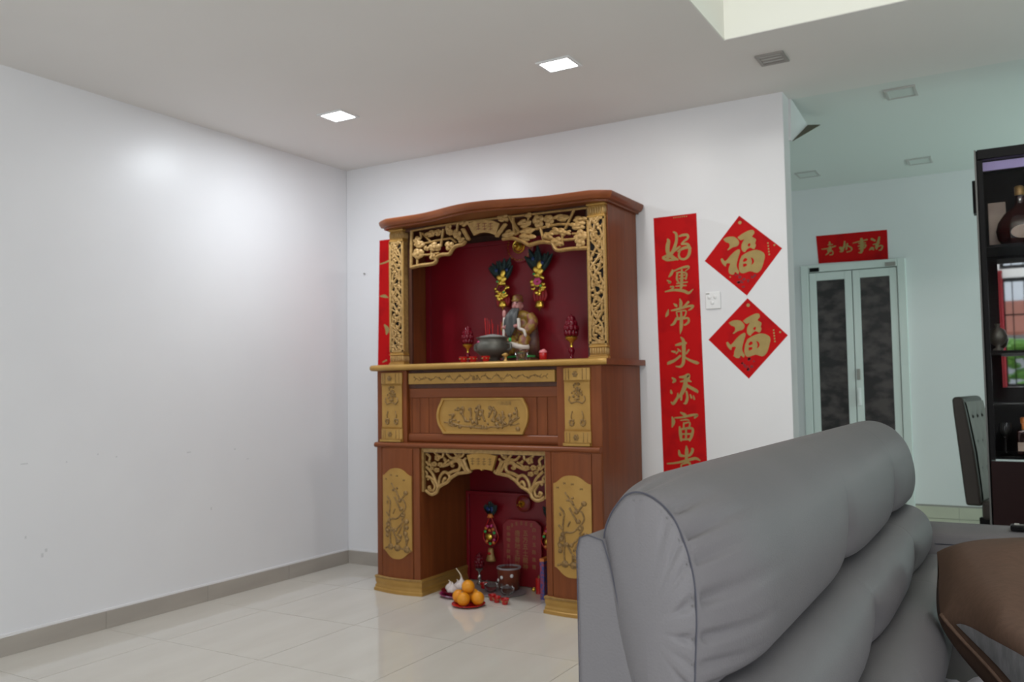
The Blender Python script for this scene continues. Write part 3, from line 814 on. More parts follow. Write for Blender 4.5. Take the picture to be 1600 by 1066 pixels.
for x, y, rx, rz in ((120, 400, 35, 25), (140, 440, 45, 28), (130, 515, 50, 40), (230, 350, 45, 25), (295, 340, 30, 25), (380, 310, 25, 40), (390, 450, 35, 35), (270, 460, 50, 35), (250, 540, 25, 25), (450, 350, 30, 35), (510, 260, 35, 25), (480, 395, 30, 25), (400, 340, 25, 22), (200, 470, 25, 20), (830, 220, 45, 25), (880, 350, 45, 28), (1010, 265, 50, 30), (1050, 195, 30, 20), (1040, 325, 60, 22), (1035, 375, 60, 28), (1130, 245, 40, 45), (1215, 240, 35, 40), (1320, 215, 65, 25), (1215, 365, 45, 22), (1285, 325, 50, 25), (1355, 345, 40, 20), (1480, 230, 50, 25), (1460, 280, 55, 30), (1480, 370, 45, 45), (1475, 420, 35, 40), (1280, 415, 40, 30), (1320, 435, 18, 18)):
    c = vp(x, y)
    for k in range(5):
        a = 2 * PI * k / 5 + e.uniform(0, 1)
        va.ball((c[0] + math.cos(a) * rx * kv * .55, c[1] - .005 + e.uniform(-.003, .003), c[2] + math.sin(a) * rz * kv * .5), (rx * kv * .55, .008, rz * kv * .5), 7, 5, Matrix.Rotation(e.uniform(-.4, .4), 3, 'Y'))
    va.ball((c[0], c[1] - .012, c[2]), (rx * kv * .4, .006, rz * kv * .4), 6, 4)
stuff(va.build('valance_carving', M['goldf'], alt, smooth=True, auto=60))
pq = [(538, 266), (610, 240), (680, 232), (750, 240), (805, 262), (775, 362), (720, 343), (680, 338), (640, 343), (592, 366)]
pv = MB().prism([(vp(*p)[0], vp(*p)[2]) for p in pq], 'y', AY - .393, AY - .378).build('valance_plaque', M['goldf'], alt, bevel=.003)
for a, b in (((497, 308), (548, 400)), ((855, 266), (778, 372))):
    sc_ = MB()
    for o_ in (-7, 7): sc_.tube([vp(a[0] + o_, a[1]), vp(b[0] + o_, b[1])], .0085, 7)
    sc_.build('scroll_end', M['goldf'], pv, smooth=True, auto=50)
lt = MB()
for x in (630, 680, 730):
    for j in range(3): lt.tube([(vp(x - 16, 0)[0], AY - .394, vp(x, 268 + 22 * j)[2]), (vp(x + 16, 0)[0], AY - .394, vp(x, 266 + 22 * j)[2])], .0016, 4)
    lt.tube([(vp(x, 0)[0], AY - .394, vp(x, 262)[2]), (vp(x, 0)[0], AY - .394, vp(x, 322)[2])], .0016, 4)
stuff(lt.build('raised_lettering', M['terra'], pv))

# serpentine crown with stepped profile
def crown_d(s, e):
    a = abs(s)
    if a < .46: d = .485 + .095 * (.5 + .5 * math.cos(PI * a / .46))
    elif a < .64: d = .485 - .004 * (a - .46) / .18
    else: d = .481 - .062 * ((a - .64) / .10) ** 1.3
    return d + e


rings = []
for z, e in ((2.05, -.030), (2.058, -.030), (2.063, -.012), (2.072, -.006), (2.080, .0), (2.096, .004), (2.100, .0)):
    hw = .738 + e * .9
    L = [(AX - hw, AY, z)]
    for k in range(61):
        s = -hw + 2 * hw * k / 60
        L.append((AX + s, AY - crown_d(s, e), z))
    L.append((AX + hw, AY, z)); rings.append(L)
MB().loft(rings).build('crown', M['woodh'], alt, smooth=True, auto=28)

# ------------------------------------------------------------------ wall papers, lettering
YP = -.0006


def paper(name, pts, label, cat, group=None, y=YP, m='redp'):
    P = [(at(u, v, 'y', y)[0], at(u, v, 'y', y)[2]) for u, v in pts]
    cx = sum(p[0] for p in P) / len(P); cz = min(p[1] for p in P)
    return tag(MB().prism(P, 'y', y, y + .0006).build(name, M[m], org=(cx, y, cz)), label, cat, group)


def brush(strokes, off, scale, y, wk):
    mb = MB()
    for st in strokes:
        R = []
        for u, v, wd in st:
            p = at(off[0] + u / scale, off[1] + v / scale, 'y', y); R.append((p[0], p[2], wd / scale * wk))
        stroke(mb, R, y)
    return mb


strip = paper('couplet_strip', [(1021, 341), (1088, 333), (1105, 725), (1107, 752), (1037.5, 752)], 'tall red paper couplet with seven gold brushed characters beside the cabinet', 'couplet')
OF2 = (1015, 330); OF3 = (1020, 530)
CH = {
    'hao': (OF2, 5.08, [[(188, 165, 10), (210, 180, 20), (213, 230, 22), (197, 290, 26), (172, 340, 26), (132, 380, 22), (105, 375, 14)], [(142, 222, 12), (150, 240, 28), (142, 290, 34), (150, 340, 30), (190, 370, 26), (225, 385, 12)], [(105, 368, 16), (150, 345, 18), (200, 312, 22), (240, 282, 14)], [(108, 362, 14), (130, 388, 16), (175, 387, 18), (215, 382, 16)],
                        [(235, 200, 14), (265, 190, 20), (300, 190, 20), (302, 215, 18), (272, 240, 16), (255, 260, 14)], [(255, 262, 14), (300, 262, 20), (318, 300, 24), (310, 350, 24), (280, 380, 18), (243, 375, 18), (232, 345, 16), (240, 322, 12)], [(225, 320, 14), (260, 298, 22), (300, 288, 22), (330, 295, 10)]]),
    'yun': (OF2, 5.08, [[(180, 465, 8), (182, 478, 22), (168, 505, 22), (152, 524, 8)], [(195, 475, 12), (240, 455, 14), (300, 440, 20), (312, 452, 10), (285, 475, 8)], [(215, 490, 12), (250, 484, 12), (293, 496, 14), (288, 540, 14)], [(220, 490, 14), (217, 540, 16), (235, 570, 12)], [(235, 512, 9), (282, 507, 9)], [(233, 537, 9), (285, 532, 9)], [(256, 465, 14), (256, 530, 22), (252, 590, 24), (248, 620, 12)], [(215, 575, 10), (260, 568, 12), (300, 563, 10)], [(208, 597, 9), (250, 592, 14), (292, 590, 9)],
                        [(140, 550, 10), (165, 565, 18), (150, 570, 8)], [(165, 600, 12), (190, 602, 14), (170, 625, 14), (125, 640, 10)], [(123, 640, 8), (200, 627, 18), (270, 634, 24), (310, 650, 20), (345, 620, 5)]]),
    'chang': (OF2, 5.08, [[(240, 698, 10), (249, 730, 26), (245, 770, 20)], [(192, 735, 8), (210, 750, 22), (216, 760, 10)], [(308, 722, 20), (285, 745, 14), (268, 757, 8)], [(150, 783, 8), (140, 818, 24), (130, 838, 8)], [(172, 790, 10), (220, 780, 18), (300, 757, 18), (347, 752, 16), (330, 775, 14), (310, 787, 7)], [(213, 800, 10), (224, 850, 12)], [(215, 800, 10), (275, 790, 12), (290, 800, 12), (275, 838, 12), (225, 850, 10)],
                          [(170, 907, 10), (195, 890, 22), (215, 850, 18)], [(210, 862, 12), (260, 855, 14), (303, 850, 16), (310, 875, 20), (290, 898, 16), (272, 905, 8)], [(250, 790, 12), (252, 870, 26), (250, 930, 24), (243, 974, 5)]]),
    'lai': (OF3, 4.96, [[(218, -14, 10), (236, 10, 24), (240, 60, 30), (240, 130, 26), (236, 185, 24), (215, 213, 18), (178, 212, 7)], [(178, 47, 14), (220, 37, 24), (257, 30, 18)], [(148, 95, 12), (172, 100, 18)], [(182, 112, 12), (200, 90, 9)], [(193, 75, 9), (216, 95, 12)], [(215, 130, 16), (170, 165, 20), (125, 185, 24), (115, 196, 8)], [(250, 142, 14), (290, 165, 18), (338, 183, 24), (356, 185, 12)], [(280, 84, 12), (260, 112, 14)]]),
    'tian': (OF3, 4.96, [[(150, 300, 10), (170, 320, 26), (155, 337, 9)], [(140, 395, 8), (145, 415, 20), (151, 422, 9)], [(143, 488, 9), (160, 500, 22), (190, 455, 18), (195, 420, 9)], [(208, 295, 12), (245, 293, 24), (277, 280, 28), (275, 310, 20)], [(215, 330, 12), (270, 320, 20), (297, 330, 10)], [(255, 300, 24), (250, 360, 34), (225, 420, 28), (195, 457, 14)], [(255, 355, 22), (300, 380, 24), (340, 403, 24), (346, 416, 8)], [(260, 405, 14), (268, 450, 20), (257, 493, 22), (240, 499, 8)], [(225, 430, 12), (220, 470, 16)], [(290, 430, 9), (300, 455, 16)], [(315, 440, 9), (322, 466, 14)]]),
    'fu': (OF3, 4.96, [[(215, 568, 10), (245, 585, 24), (266, 601, 10)], [(150, 605, 10), (160, 640, 30), (150, 682, 10)], [(168, 611, 9), (230, 606, 15), (300, 590, 18), (345, 588, 16), (325, 610, 14)], [(215, 631, 7), (260, 625, 13), (282, 631, 7)], [(240, 650, 12), (240, 692, 14)], [(240, 655, 11), (285, 646, 13), (280, 686, 12), (240, 693, 11)], [(208, 680, 12), (215, 730, 26), (220, 787, 16)], [(215, 700, 14), (280, 690, 18), (310, 700, 18), (301, 750, 22), (285, 787, 14)], [(215, 737, 13), (297, 735, 13)], [(258, 700, 14), (257, 770, 16)], [(220, 779, 15), (290, 776, 13)]]),
    'gui': (OF3, 4.96, [[(260, 829, 10), (263, 870, 28), (260, 930, 22)], [(203, 863, 12), (211, 898, 24), (240, 907, 16)], [(302, 848, 12), (310, 860, 20), (287, 900, 18), (250, 907, 13)], [(113, 966, 11), (180, 960, 14), (260, 942, 20), (330, 925, 22), (366, 941, 9)], [(220, 975, 12), (225, 1045, 16)], [(225, 970, 10), (285, 962, 18), (290, 1045, 16)], [(228, 1005, 10), (288, 1003, 10)], [(230, 1030, 10), (288, 1028, 10)], [(240, 1050, 12), (190, 1085, 14)], [(275, 1050, 12), (320, 1085, 16)]]),
}
for k, (of, sc2, st) in CH.items():
    brush(st, of, sc2, -.0012, .00345).build('brushed_character', M['goldp'], strip)
# small printed line along the head of the strip
sm = MB()
for i in range(7):
    u = 1052 + i * 3.3; a = at(u, 341 - i * .35, 'y', -.0012)
    sm.box((a[0], -.0013, a[2]), (a[0] + .006, -.0011, a[2] + .005))
stuff(sm.build('small_print', M['goldp'], strip))

# the other couplet, mostly hidden behind the cabinet
ls = paper('couplet_strip', [(593, 376), (655, 368), (657, 600), (590, 600)], 'red paper couplet half hidden behind the pillar of the altar cabinet', 'couplet')
brush([[(593, 413, 2), (600, 411, 3), (609, 407, 3)], [(594, 463, 2), (601, 463, 6), (606, 465, 2)], [(601, 508, 4), (605, 515, 9), (604, 522, 4)], [(598, 566, 2), (604, 563, 3)]], (0, 0), 1., -.0012, .0036).build('brush_mark', M['goldp'], ls)['kind'] = 'stuff'

# fu diamonds
FU = [[[(190, 205), (215, 192), (250, 190), (275, 205), (285, 225), (275, 245), (245, 255), (222, 270), (215, 268), (228, 250), (225, 230), (205, 222)]],
      [[(185, 318), (200, 335), (212, 328), (235, 300), (262, 275), (285, 265), (290, 280), (278, 320), (270, 360), (278, 385), (285, 398), (278, 412), (262, 400), (252, 415), (230, 412), (222, 395), (225, 370), (232, 350), (210, 350), (205, 368), (185, 350), (175, 325)]],
      [[(275, 195), (300, 175), (345, 152), (370, 152), (375, 170), (362, 190), (385, 205), (380, 230), (385, 240), (374, 264), (350, 255), (330, 268), (318, 282), (300, 268), (300, 235), (315, 205), (295, 212)], [(335, 238), (348, 228), (352, 240), (342, 250)]],
      [[(300, 305), (330, 285), (380, 268), (420, 278), (438, 300), (430, 345), (415, 385), (390, 405), (350, 395), (310, 408), (290, 400), (283, 370), (288, 335)], [(308, 328), (322, 316), (334, 325), (326, 336), (310, 340)], [(308, 352), (328, 350), (330, 362), (310, 370)], [(354, 314), (366, 318), (374, 335), (368, 350), (358, 356), (362, 338)]]]


def fu_diamond(pts, off, label, k=1.):
    d = paper('fortune_diamond', pts, label, 'paper sign', 'diamond fortune papers')
    mb = MB()
    for part in FU:
        sp = []
        for ring in part:
            R = [at(1080 + (x + off[0]) / 3.806, 320 + (y + off[1]) / 3.806, 'y', -.0014) for x, y in ring]
            L = smooth_line([(p[0], p[2]) for p in R] + [(R[0][0], R[0][2])], 3)[:-1]
            sp.append(L)
        mb.add(*filled(sp, -.0014))
    mb.build('brushed_character', M['goldp'], d)
    cu = sum(p[0] for p in pts) / 4; cv = sum(p[1] for p in pts) / 4; mk = MB()
    for (u, v, r) in [(pts[0][0] + 1, pts[0][1] + 11, .009), (pts[1][0] - 12, pts[1][1] - 5, .005), (pts[3][0] + 40, pts[3][1] + 25, .004)]:
        a = at(u, v, 'y', -.0012); mk.lathe([(r, -.0002), (r, .0002)], tuple(a), 10, 'y')
    for j in range(5):
        a = at(pts[1][0] - 22 + j * .5, pts[1][1] - 8 + j * 4.4, 'y', -.0012); mk.box((a[0] - .004, -.0013, a[2] - .004), (a[0] + .003, -.0011, a[2] + .004))
    stuff(mk.build('small_print', M['goldp'], d))
    e = random.Random(len(label)); bl = MB()
    for j in range(14):
        t, s = e.uniform(-1, 1), e.uniform(0, 1)
        a = at(cu + t * 22 * (1 - s), cv + 30 + s * 20, 'y', -.0010); r = e.uniform(.004, .011)
        bl.lathe([(r, -.0001), (r, .0001)], tuple(a), 7, 'y', squash=(1, e.uniform(.4, 1)))
    stuff(bl.build('printed_flourish', mat('dark_red_print', (.20, .006, .010), .6), d))


fu_diamond([(1155, 337), (1222, 388), (1167, 462), (1101, 408)], (0, 0), 'red diamond paper with large gold character above the light switch level')
fu_diamond([(1168, 466), (1231, 524), (1170, 592), (1107, 531)], (33, 497), 'red diamond paper with large gold character, the lower one just over the sofa')

# banner over the dining door
YBN = YB - .002
bn = paper('door_banner', [(1275, 369), (1386, 359), (1388, 405), (1279, 412)], 'small red horizontal paper banner with four gold characters over the dining door', 'banner', y=YBN)
BAN = [[[(370, 335, 24), (375, 380, 34)], [(340, 390, 16), (425, 380, 20)], [(225, 470, 14), (330, 455, 20), (480, 410, 22)], [(340, 480, 30), (350, 530, 30), (300, 575, 14)], [(380, 430, 50), (382, 500, 40)], [(350, 520, 20), (420, 500, 20), (430, 560, 20), (370, 575, 14)]],
       [[(650, 325, 26), (640, 420, 40), (580, 480, 30)], [(565, 440, 40), (610, 470, 50), (600, 510, 30), (560, 512, 16)], [(700, 365, 26), (680, 470, 30)], [(700, 400, 20), (780, 450, 24), (760, 500, 18), (690, 522, 20)]],
       [[(800, 357, 12), (900, 330, 20), (1065, 290, 24)], [(960, 275, 40), (970, 400, 60), (960, 520, 40), (905, 532, 14)], [(910, 360, 20), (1035, 350, 20)], [(900, 412, 20), (1040, 390, 24), (1010, 450, 20)], [(915, 462, 20), (1010, 442, 20)]],
       [[(1150, 280, 40), (1210, 312, 30)], [(1290, 245, 30), (1270, 330, 40), (1240, 420, 50), (1240, 465, 26)], [(1180, 382, 20), (1290, 350, 24)], [(1105, 482, 14), (1160, 450, 50), (1185, 482, 20)], [(1240, 440, 20), (1310, 400, 20), (1350, 412, 22), (1330, 470, 26), (1288, 490, 18)]]]
for st in BAN:
    brush(st, (1265, 350), 11.85, YBN - .001, .0052).build('brushed_character', M['goldp'], bn)

# switch plate
sa, sb = at(1102, 457, 'y', -.008), at(1126, 482, 'y', -.008)
sw = tag(MB().box((sa[0], -.009, sb[2]), (sb[0], 0, sa[2])).build('light_switch', M['white'], org=((sa[0] + sb[0]) / 2, 0, sb[2]), bevel=.003), 'white square three button light switch on the wall between the red papers', 'switch')
for u, v in ((1108.5, 465), (1117.5, 464), (1113, 473.5)):
    c = at(u, v, 'y', -.009); MB().lathe([(.0095, 0), (.0095, .003), (.007, .005), (.002, .006)], tuple(c), 16, 'y').build('button', M['white'], sw, smooth=True, auto=50)
c = at(1105.5, 459.5, 'y', -.0092); MB().box((c[0] - .008, -.0095, c[2] - .003), (c[0] + .009, -.009, c[2] + .003)).build('mark', M['grey'], sw)
c = at(570, 428, 'y', -.004)
tag(MB().lathe([(.0025, -.012), (.0025, .006), (.006, .006), (.006, .009), (.001, .010)], tuple(c), 10, 'y').build('nail', M['grey'], org=tuple(c), smooth=True, auto=40), 'single small dark nail in the bare wall near the corner', 'nail')

# ------------------------------------------------------------------ things on the upper altar
ZC = 1.260


def gxs(u, v, d): p = at(u, v, 'y', AY - d); return p[0]


def lotus_lamp(x, y, z, h, label, stand, small=False):
    t = thing('lotus_lamp', (x, y, z), label, 'altar lamp', 'lotus altar lamps')
    k = h / .235
    st = MB().lathe([(r * k, q_ * k) for r, q_ in ((.024, 0), (.024, .006), (.012, .014), (.008, .026), (.014, .042), (.016, .054), (.009, .070))], (x, y, z), 16)
    st.build('stem', M['lotus'] if stand == 'golds' else M[stand], t, smooth=True, auto=50)
    MB().lathe([(r * k, q_ * k) for r, q_ in ((.008, .069), (.007, .088), (.013, .098), (.030, .110), (.032, .118), (.020, .126), (.008, .128))], (x, y, z), 16).build('cup', M[stand], t, smooth=True, auto=60)
    b = MB()
    for row, (zr, rr, n) in enumerate(((.140, .026, 9), (.163, .029, 9), (.187, .022, 8), (.208, .012, 5))):
        for j in range(n):
            a = 2 * PI * (j + .5 * row) / n
            b.ball((x + rr * k * math.cos(a), y + rr * k * math.sin(a), z + zr * k), (.012 * k, .012 * k, .018 * k), 8, 6)
    b.ball((x, y, z + .172 * k), (.033 * k, .033 * k, .046 * k), 12, 8); b.ball((x, y, z + .222 * k), (.008 * k, .008 * k, .014 * k), 8, 6)
    b.build('bud', M['lotus'], t, smooth=True)
    return t


dl = .16
lotus_lamp(gxs(731, 540, dl), AY - dl, ZC, .225, 'dark red lotus bud lamp beside the bronze incense bowl on the altar', 'golds')
lotus_lamp(gxs(893, 540, dl), AY - dl, ZC, .255, 'dark red lotus bud lamp standing alone near the far pillar', 'golds')

# bronze incense bowl
dp_ = .33; bx, by = gxs(770, 545, dp_), AY - dp_
pot = thing('incense_bowl', (bx, by, ZC), 'round bronze incense bowl full of ash on the altar counter', 'incense burner')
MB().lathe([(.042, 0), (.045, .004), (.040, .022), (.060, .032), (.088, .055), (.095, .080), (.090, .105), (.078, .122), (.082, .130), (.092, .136), (.090, .138), (.074, .132)], (bx, by, ZC), 32).build('bowl', M['bronze'], pot, smooth=True)
for sg in (-1, 1):
    MB().tube(smooth_line([(bx + sg * .088, by, ZC + .10), (bx + sg * .112, by, ZC + .098), (bx + sg * .112, by, ZC + .072), (bx + sg * .090, by, ZC + .066)], 5), .008, 8).build('handle', M['bronze'], pot, smooth=True)
stuff(MB().lathe([(.088, .134), (.07, .143), (.04, .150), (.012, .155), (.001, .156)], (bx, by, ZC), 28, cap=False).build('ash', M['ash'], pot, smooth=True))
MB().ball((bx - .045, by - .068, ZC + .112), (.013, .006, .006), 8, 6).build('red_mark', M['pink'], pot, smooth=True)
e = random.Random(8)
for k in range(11):
    a, r = e.uniform(0, 2 * PI), e.uniform(0, .05)
    x0, y0 = bx + r * math.cos(a), by + r * math.sin(a)
    hh = e.uniform(.05, .10)
    s_ = MB().tube([(x0, y0, ZC + .14), (x0 + e.uniform(-.012, .012), y0 + e.uniform(-.01, .01), ZC + .15 + hh)], .0013, 5)
    tag(s_.build('incense_stick', M['red'], org=(x0, y0, ZC + .14)), 'thin burnt red incense stick standing in the ash of the bronze bowl', 'incense', 'incense sticks in the bronze bowl')


def red_cup(x, y, z, label, grp, k=1., mt='red'):
    t = thing('tea_cup', (x, y, z), label, 'cup', grp)
    MB().lathe([(r * k, h * k) for r, h in ((.012, 0), (.013, .002), (.0145, .006), (.0205, .026), (.021, .028), (.0195, .028), (.0135, .008), (.001, .007))], (x, y, z), 18).build('bowl', M[mt], t, smooth=True, auto=60)
    g_ = MB()
    for s_ in range(6):
        a = s_ * PI / 3 + .2; r = .0188 * k
        g_.ball((x + r * math.cos(a), y + r * math.sin(a), z + .017 * k), (.004 * k, .004 * k, .003 * k), 6, 4)
    stuff(g_.build('gold_motif', M['goldp'], t))
    return t


for u, d, lb in ((724, .455, 'small red tea cup on the altar nearest the carved pillar'), (739, .455, 'small red tea cup on the altar, second from the pillar'), (759, .46, 'small red tea cup in front of the bronze incense bowl')):
    red_cup(gxs(u, 555, d), AY - d, ZC, lb, 'red tea cups on the altar', 1.15)
x, y = gxs(790, 555, .455), AY - .455
gf = MB().lathe([(.013, 0), (.012, .004), (.006, .008), (.006, .022), (.011, .028), (.014, .034), (.010, .042), (.002, .045)], (x, y, ZC), 14)
gf.ball((x - .012, y, ZC + .034), (.012, .008, .006), 8, 6)
tag(gf.build('ingot_figurine', M['gold'], org=(x, y, ZC), smooth=True), 'tiny cream gold figurine between the incense bowl and the crystal cup', 'figurine')
x, y = gxs(815, 552, .40), AY - .40
cr = thing('crystal_cup', (x, y, ZC), 'clear faceted crystal cup of water in front of the seated statue', 'cup')
MB().lathe([(.024, 0), (.026, .004), (.036, .060), (.035, .062), (.030, .058), (.022, .012), (.001, .010)], (x, y, ZC), 10).build('cup', M['glass'], cr)
MB().lathe([(.0215, .0125), (.0285, .046), (.001, .0465)], (x, y, ZC), 10).build('water', M['glass'], cr, smooth=True, auto=40)
x, y = gxs(848.5, 553, .33), AY - .33
cd = thing('red_candle', (x, y, ZC), 'short red candle cup with melted pink wax top on the altar', 'candle')
MB().lathe([(.017, 0), (.019, .002), (.021, .040), (.0205, .044), (.016, .044)], (x, y, ZC), 16).build('cup', M['red'], cd, smooth=True, auto=50)
MB().ball((x, y, ZC + .047), (.022, .022, .012), 12, 8).ball((x + .004, y, ZC + .055), (.012, .012, .008), 10, 6).build('wax', M['wax'], cd, smooth=True)

# seated deity statue
sd = .135; sx, sy = gxs(813, 520, sd), AY - sd
sta = thing('deity_statue', (sx, sy, ZC), 'painted seated statue of a long bearded deity behind the incense bowl', 'statue')


def rem(o, v=.005):
    m_ = o.modifiers.new('remesh', 'REMESH'); m_.mode = 'VOXEL'; m_.voxel_size = v; m_.use_smooth_shade = True; return o


MB().box((sx - .095, sy - .06, ZC), (sx + .095, sy + .06, ZC + .028)).build('base', M['robed'], sta, bevel=.006)
MB().box((sx - .085, sy - .062, ZC + .028), (sx + .088, sy + .055, ZC + .040)).build('green_base', M['green'], sta, bevel=.003)
b = MB()
b.ball((sx, sy + .01, ZC + .19), (.065, .045, .10)); b.ball((sx - .005, sy + .005, ZC + .265), (.068, .040, .035))
for sg in (-1, 1):
    b.tube(smooth_line([(sx + sg * .030, sy + .0, ZC + .13), (sx + sg * .052, sy - .045, ZC + .125), (sx + sg * .050, sy - .055, ZC + .09), (sx + sg * .048, sy - .055, ZC + .05)], 4), [.036] * 4 + [.034] * 4 + [.030] * 4 + [.026], 8)
    b.ball((sx + sg * .05, sy - .065, ZC + .048), (.018, .028, .012))
b.tube(smooth_line([(sx + .06, sy, ZC + .265), (sx + .088, sy - .01, ZC + .22), (sx + .060, sy - .045, ZC + .175), (sx + .02, sy - .06, ZC + .19)], 4), [.030] * 5 + [.031] * 4 + [.018] * 4, 8)
b.tube(smooth_line([(sx - .06, sy, ZC + .265), (sx - .080, sy - .02, ZC + .21), (sx - .062, sy - .055, ZC + .19)], 4), [.03] * 4 + [.030] * 4 + [.018], 8)
b.ball((sx, sy - .02, ZC + .08), (.07, .045, .05))
rem(b.build('body', M['robe'], sta, smooth=True))
b = MB()
b.loft([[(sx + r * math.cos(a) + .02, sy + .035 + .5 * r * math.sin(a), z) for a in [2 * PI * k / 14 for k in range(14)]] for r, z in ((.085, ZC + .03), (.082, ZC + .12), (.072, ZC + .2), (.05, ZC + .27), (.02, ZC + .285))])
b.build('cape', M['robed'], sta, smooth=True)
b = MB(); b.ball((sx - .010, sy - .012, ZC + .322), (.030, .032, .038), 14, 10); b.ball((sx - .011, sy - .045, ZC + .318), (.006, .008, .009)); 
for sg in (-1, 1): b.ball((sx - .010 + sg * .030, sy - .008, ZC + .32), (.006, .008, .012)); b.ball((sx - .010 + sg * .012, sy - .041, ZC + .329), (.005, .004, .003))
b.tube([(sx - .01, sy, ZC + .30), (sx - .008, sy, ZC + .27)], .018, 8)
hd = b.build('head', M['flesh'], sta, smooth=True)
e2 = MB()
for sg in (-1, 1):
    e2.ball((sx - .010 + sg * .012, sy - .0445, ZC + .3285), (.0042, .002, .0018)); e2.tube([(sx - .010 + sg * .006, sy - .044, ZC + .337), (sx - .010 + sg * .020, sy - .038, ZC + .340)], .002, 5)
e2.build('eyes', M['black'], hd, smooth=True)
MB().lathe([(.033, .0), (.035, .010), (.029, .014), (.030, .026), (.024, .036), (.010, .040), (.002, .041)], (sx - .010, sy - .008, ZC + .345), 14).build('headdress', M['robe'], sta, smooth=True)
b = MB()
for k in range(9):
    o_ = (k - 4) * .0062
    b.tube(smooth_line([(sx - .010 + o_ * .7, sy - .040 + abs(o_) * .4, ZC + .305), (sx - .016 + o_ * 1.2, sy - .064, ZC + .265), (sx - .026 + o_ * 1.4, sy - .072, ZC + .21), (sx - .032 + o_ * .3, sy - .068, ZC + .140)], 4), [.006, .0075, .008, .008, .008, .008, .008, .0075, .007, .006, .005, .0035, .002], 6)
b.build('beard', M['beard'], sta, smooth=True)
for hx, hz in ((sx + .014, ZC + .205), (sx - .062, ZC + .20)):
    b = MB(); b.ball((hx, sy - .068, hz), (.011, .009, .012), 8, 6)
    for k in range(4): b.tube([(hx - .008 + k * .005, sy - .074, hz + .008), (hx - .008 + k * .006, sy - .082, hz - .002), (hx - .006 + k * .005, sy - .076, hz - .010)], .0028, 5)
    b.tube([(hx + .010, sy - .070, hz + .004), (hx + .012, sy - .080, hz + .010)], .003, 5)
    b.build('hand', M['flesh'], sta, smooth=True)
b = MB(); b.tube(smooth_line([(sx - .066, sy - .072, ZC + .03), (sx - .066, sy - .072, ZC + .15), (sx - .062, sy - .070, ZC + .255)], 4), .0075, 8)
b.build('staff', M['ivory'], sta, smooth=True)
MB().ball((sx - .062, sy - .070, ZC + .275), (.012, .010, .024), 8, 6).build('staff_head', M['flesh'], sta, smooth=True)
MB().tube(smooth_line([(sx + .030, sy - .070, ZC + .245), (sx + .034, sy - .072, ZC + .215), (sx + .036, sy - .072, ZC + .19), (sx + .062, sy - .066, ZC + .175), (sx + .072, sy - .064, ZC + .14)], 5), [.010] * 9 + [.009] * 8 + [.008] * 3 + [.003], 8).build('white_sash', M['ivory'], sta, smooth=True)
MB().tube(smooth_line([(sx - .05, sy - .085, ZC + .09), (sx - .01, sy - .098, ZC + .10), (sx + .045, sy - .085, ZC + .085), (sx + .08, sy - .05, ZC + .085)], 5), .016, 8).build('pale_skirt_fold', M['ivory'], sta, smooth=True)
MB().ball((sx - .018, sy - .085, ZC + .128), (.010, .008, .012), 8, 6).build('jade_clasp', M['green'], sta, smooth=True)


# rosettes
def rosette(u, v, d, r, label, off=0):
    p = at(u, v, 'y', AY - d); x, y, z = p
    t = thing('gold_rosette', (x, y, z), label, 'ornament', 'red rosettes with gold knobs')
    MB().lathe([(r, 0), (r * 1.02, .004), (r * .7, .014), (r * .3, .016)], (x, y, z), 28, 'y').build('disc', M['redb'], t, smooth=True, auto=40)
    g_ = MB()
    for k in range(28):
        a = 2 * PI * k / 28; g_.ball((x + .88 * r * math.cos(a), y - .010, z + .88 * r * math.sin(a)), .0034 * r / .07, 5, 4)
    stuff(g_.build('gold_dots', M['golds'], t))
    MB().lathe([(r * .42, .012), (r * .46, .018), (r * .44, .022), (r * .38, .020)], (x, y, z), 24, 'y', cap=False).build('ring', M['golds'], t, smooth=True, auto=40)
    MB().lathe([(r * .30, .014), (r * .28, .026), (r * .20, .036), (r * .14, .040), (r * .17, .050), (r * .13, .064), (.001, .072)], (x, y, z), 20, 'y').build('knob', M['golds'], t, smooth=True, auto=40)


rosette(813, 386, .062, .088, 'large red rosette with gold knob under the upper carved valance')
rosette(818, 787, .082, .046, 'small red rosette with gold knob above the red tablet in the niche')


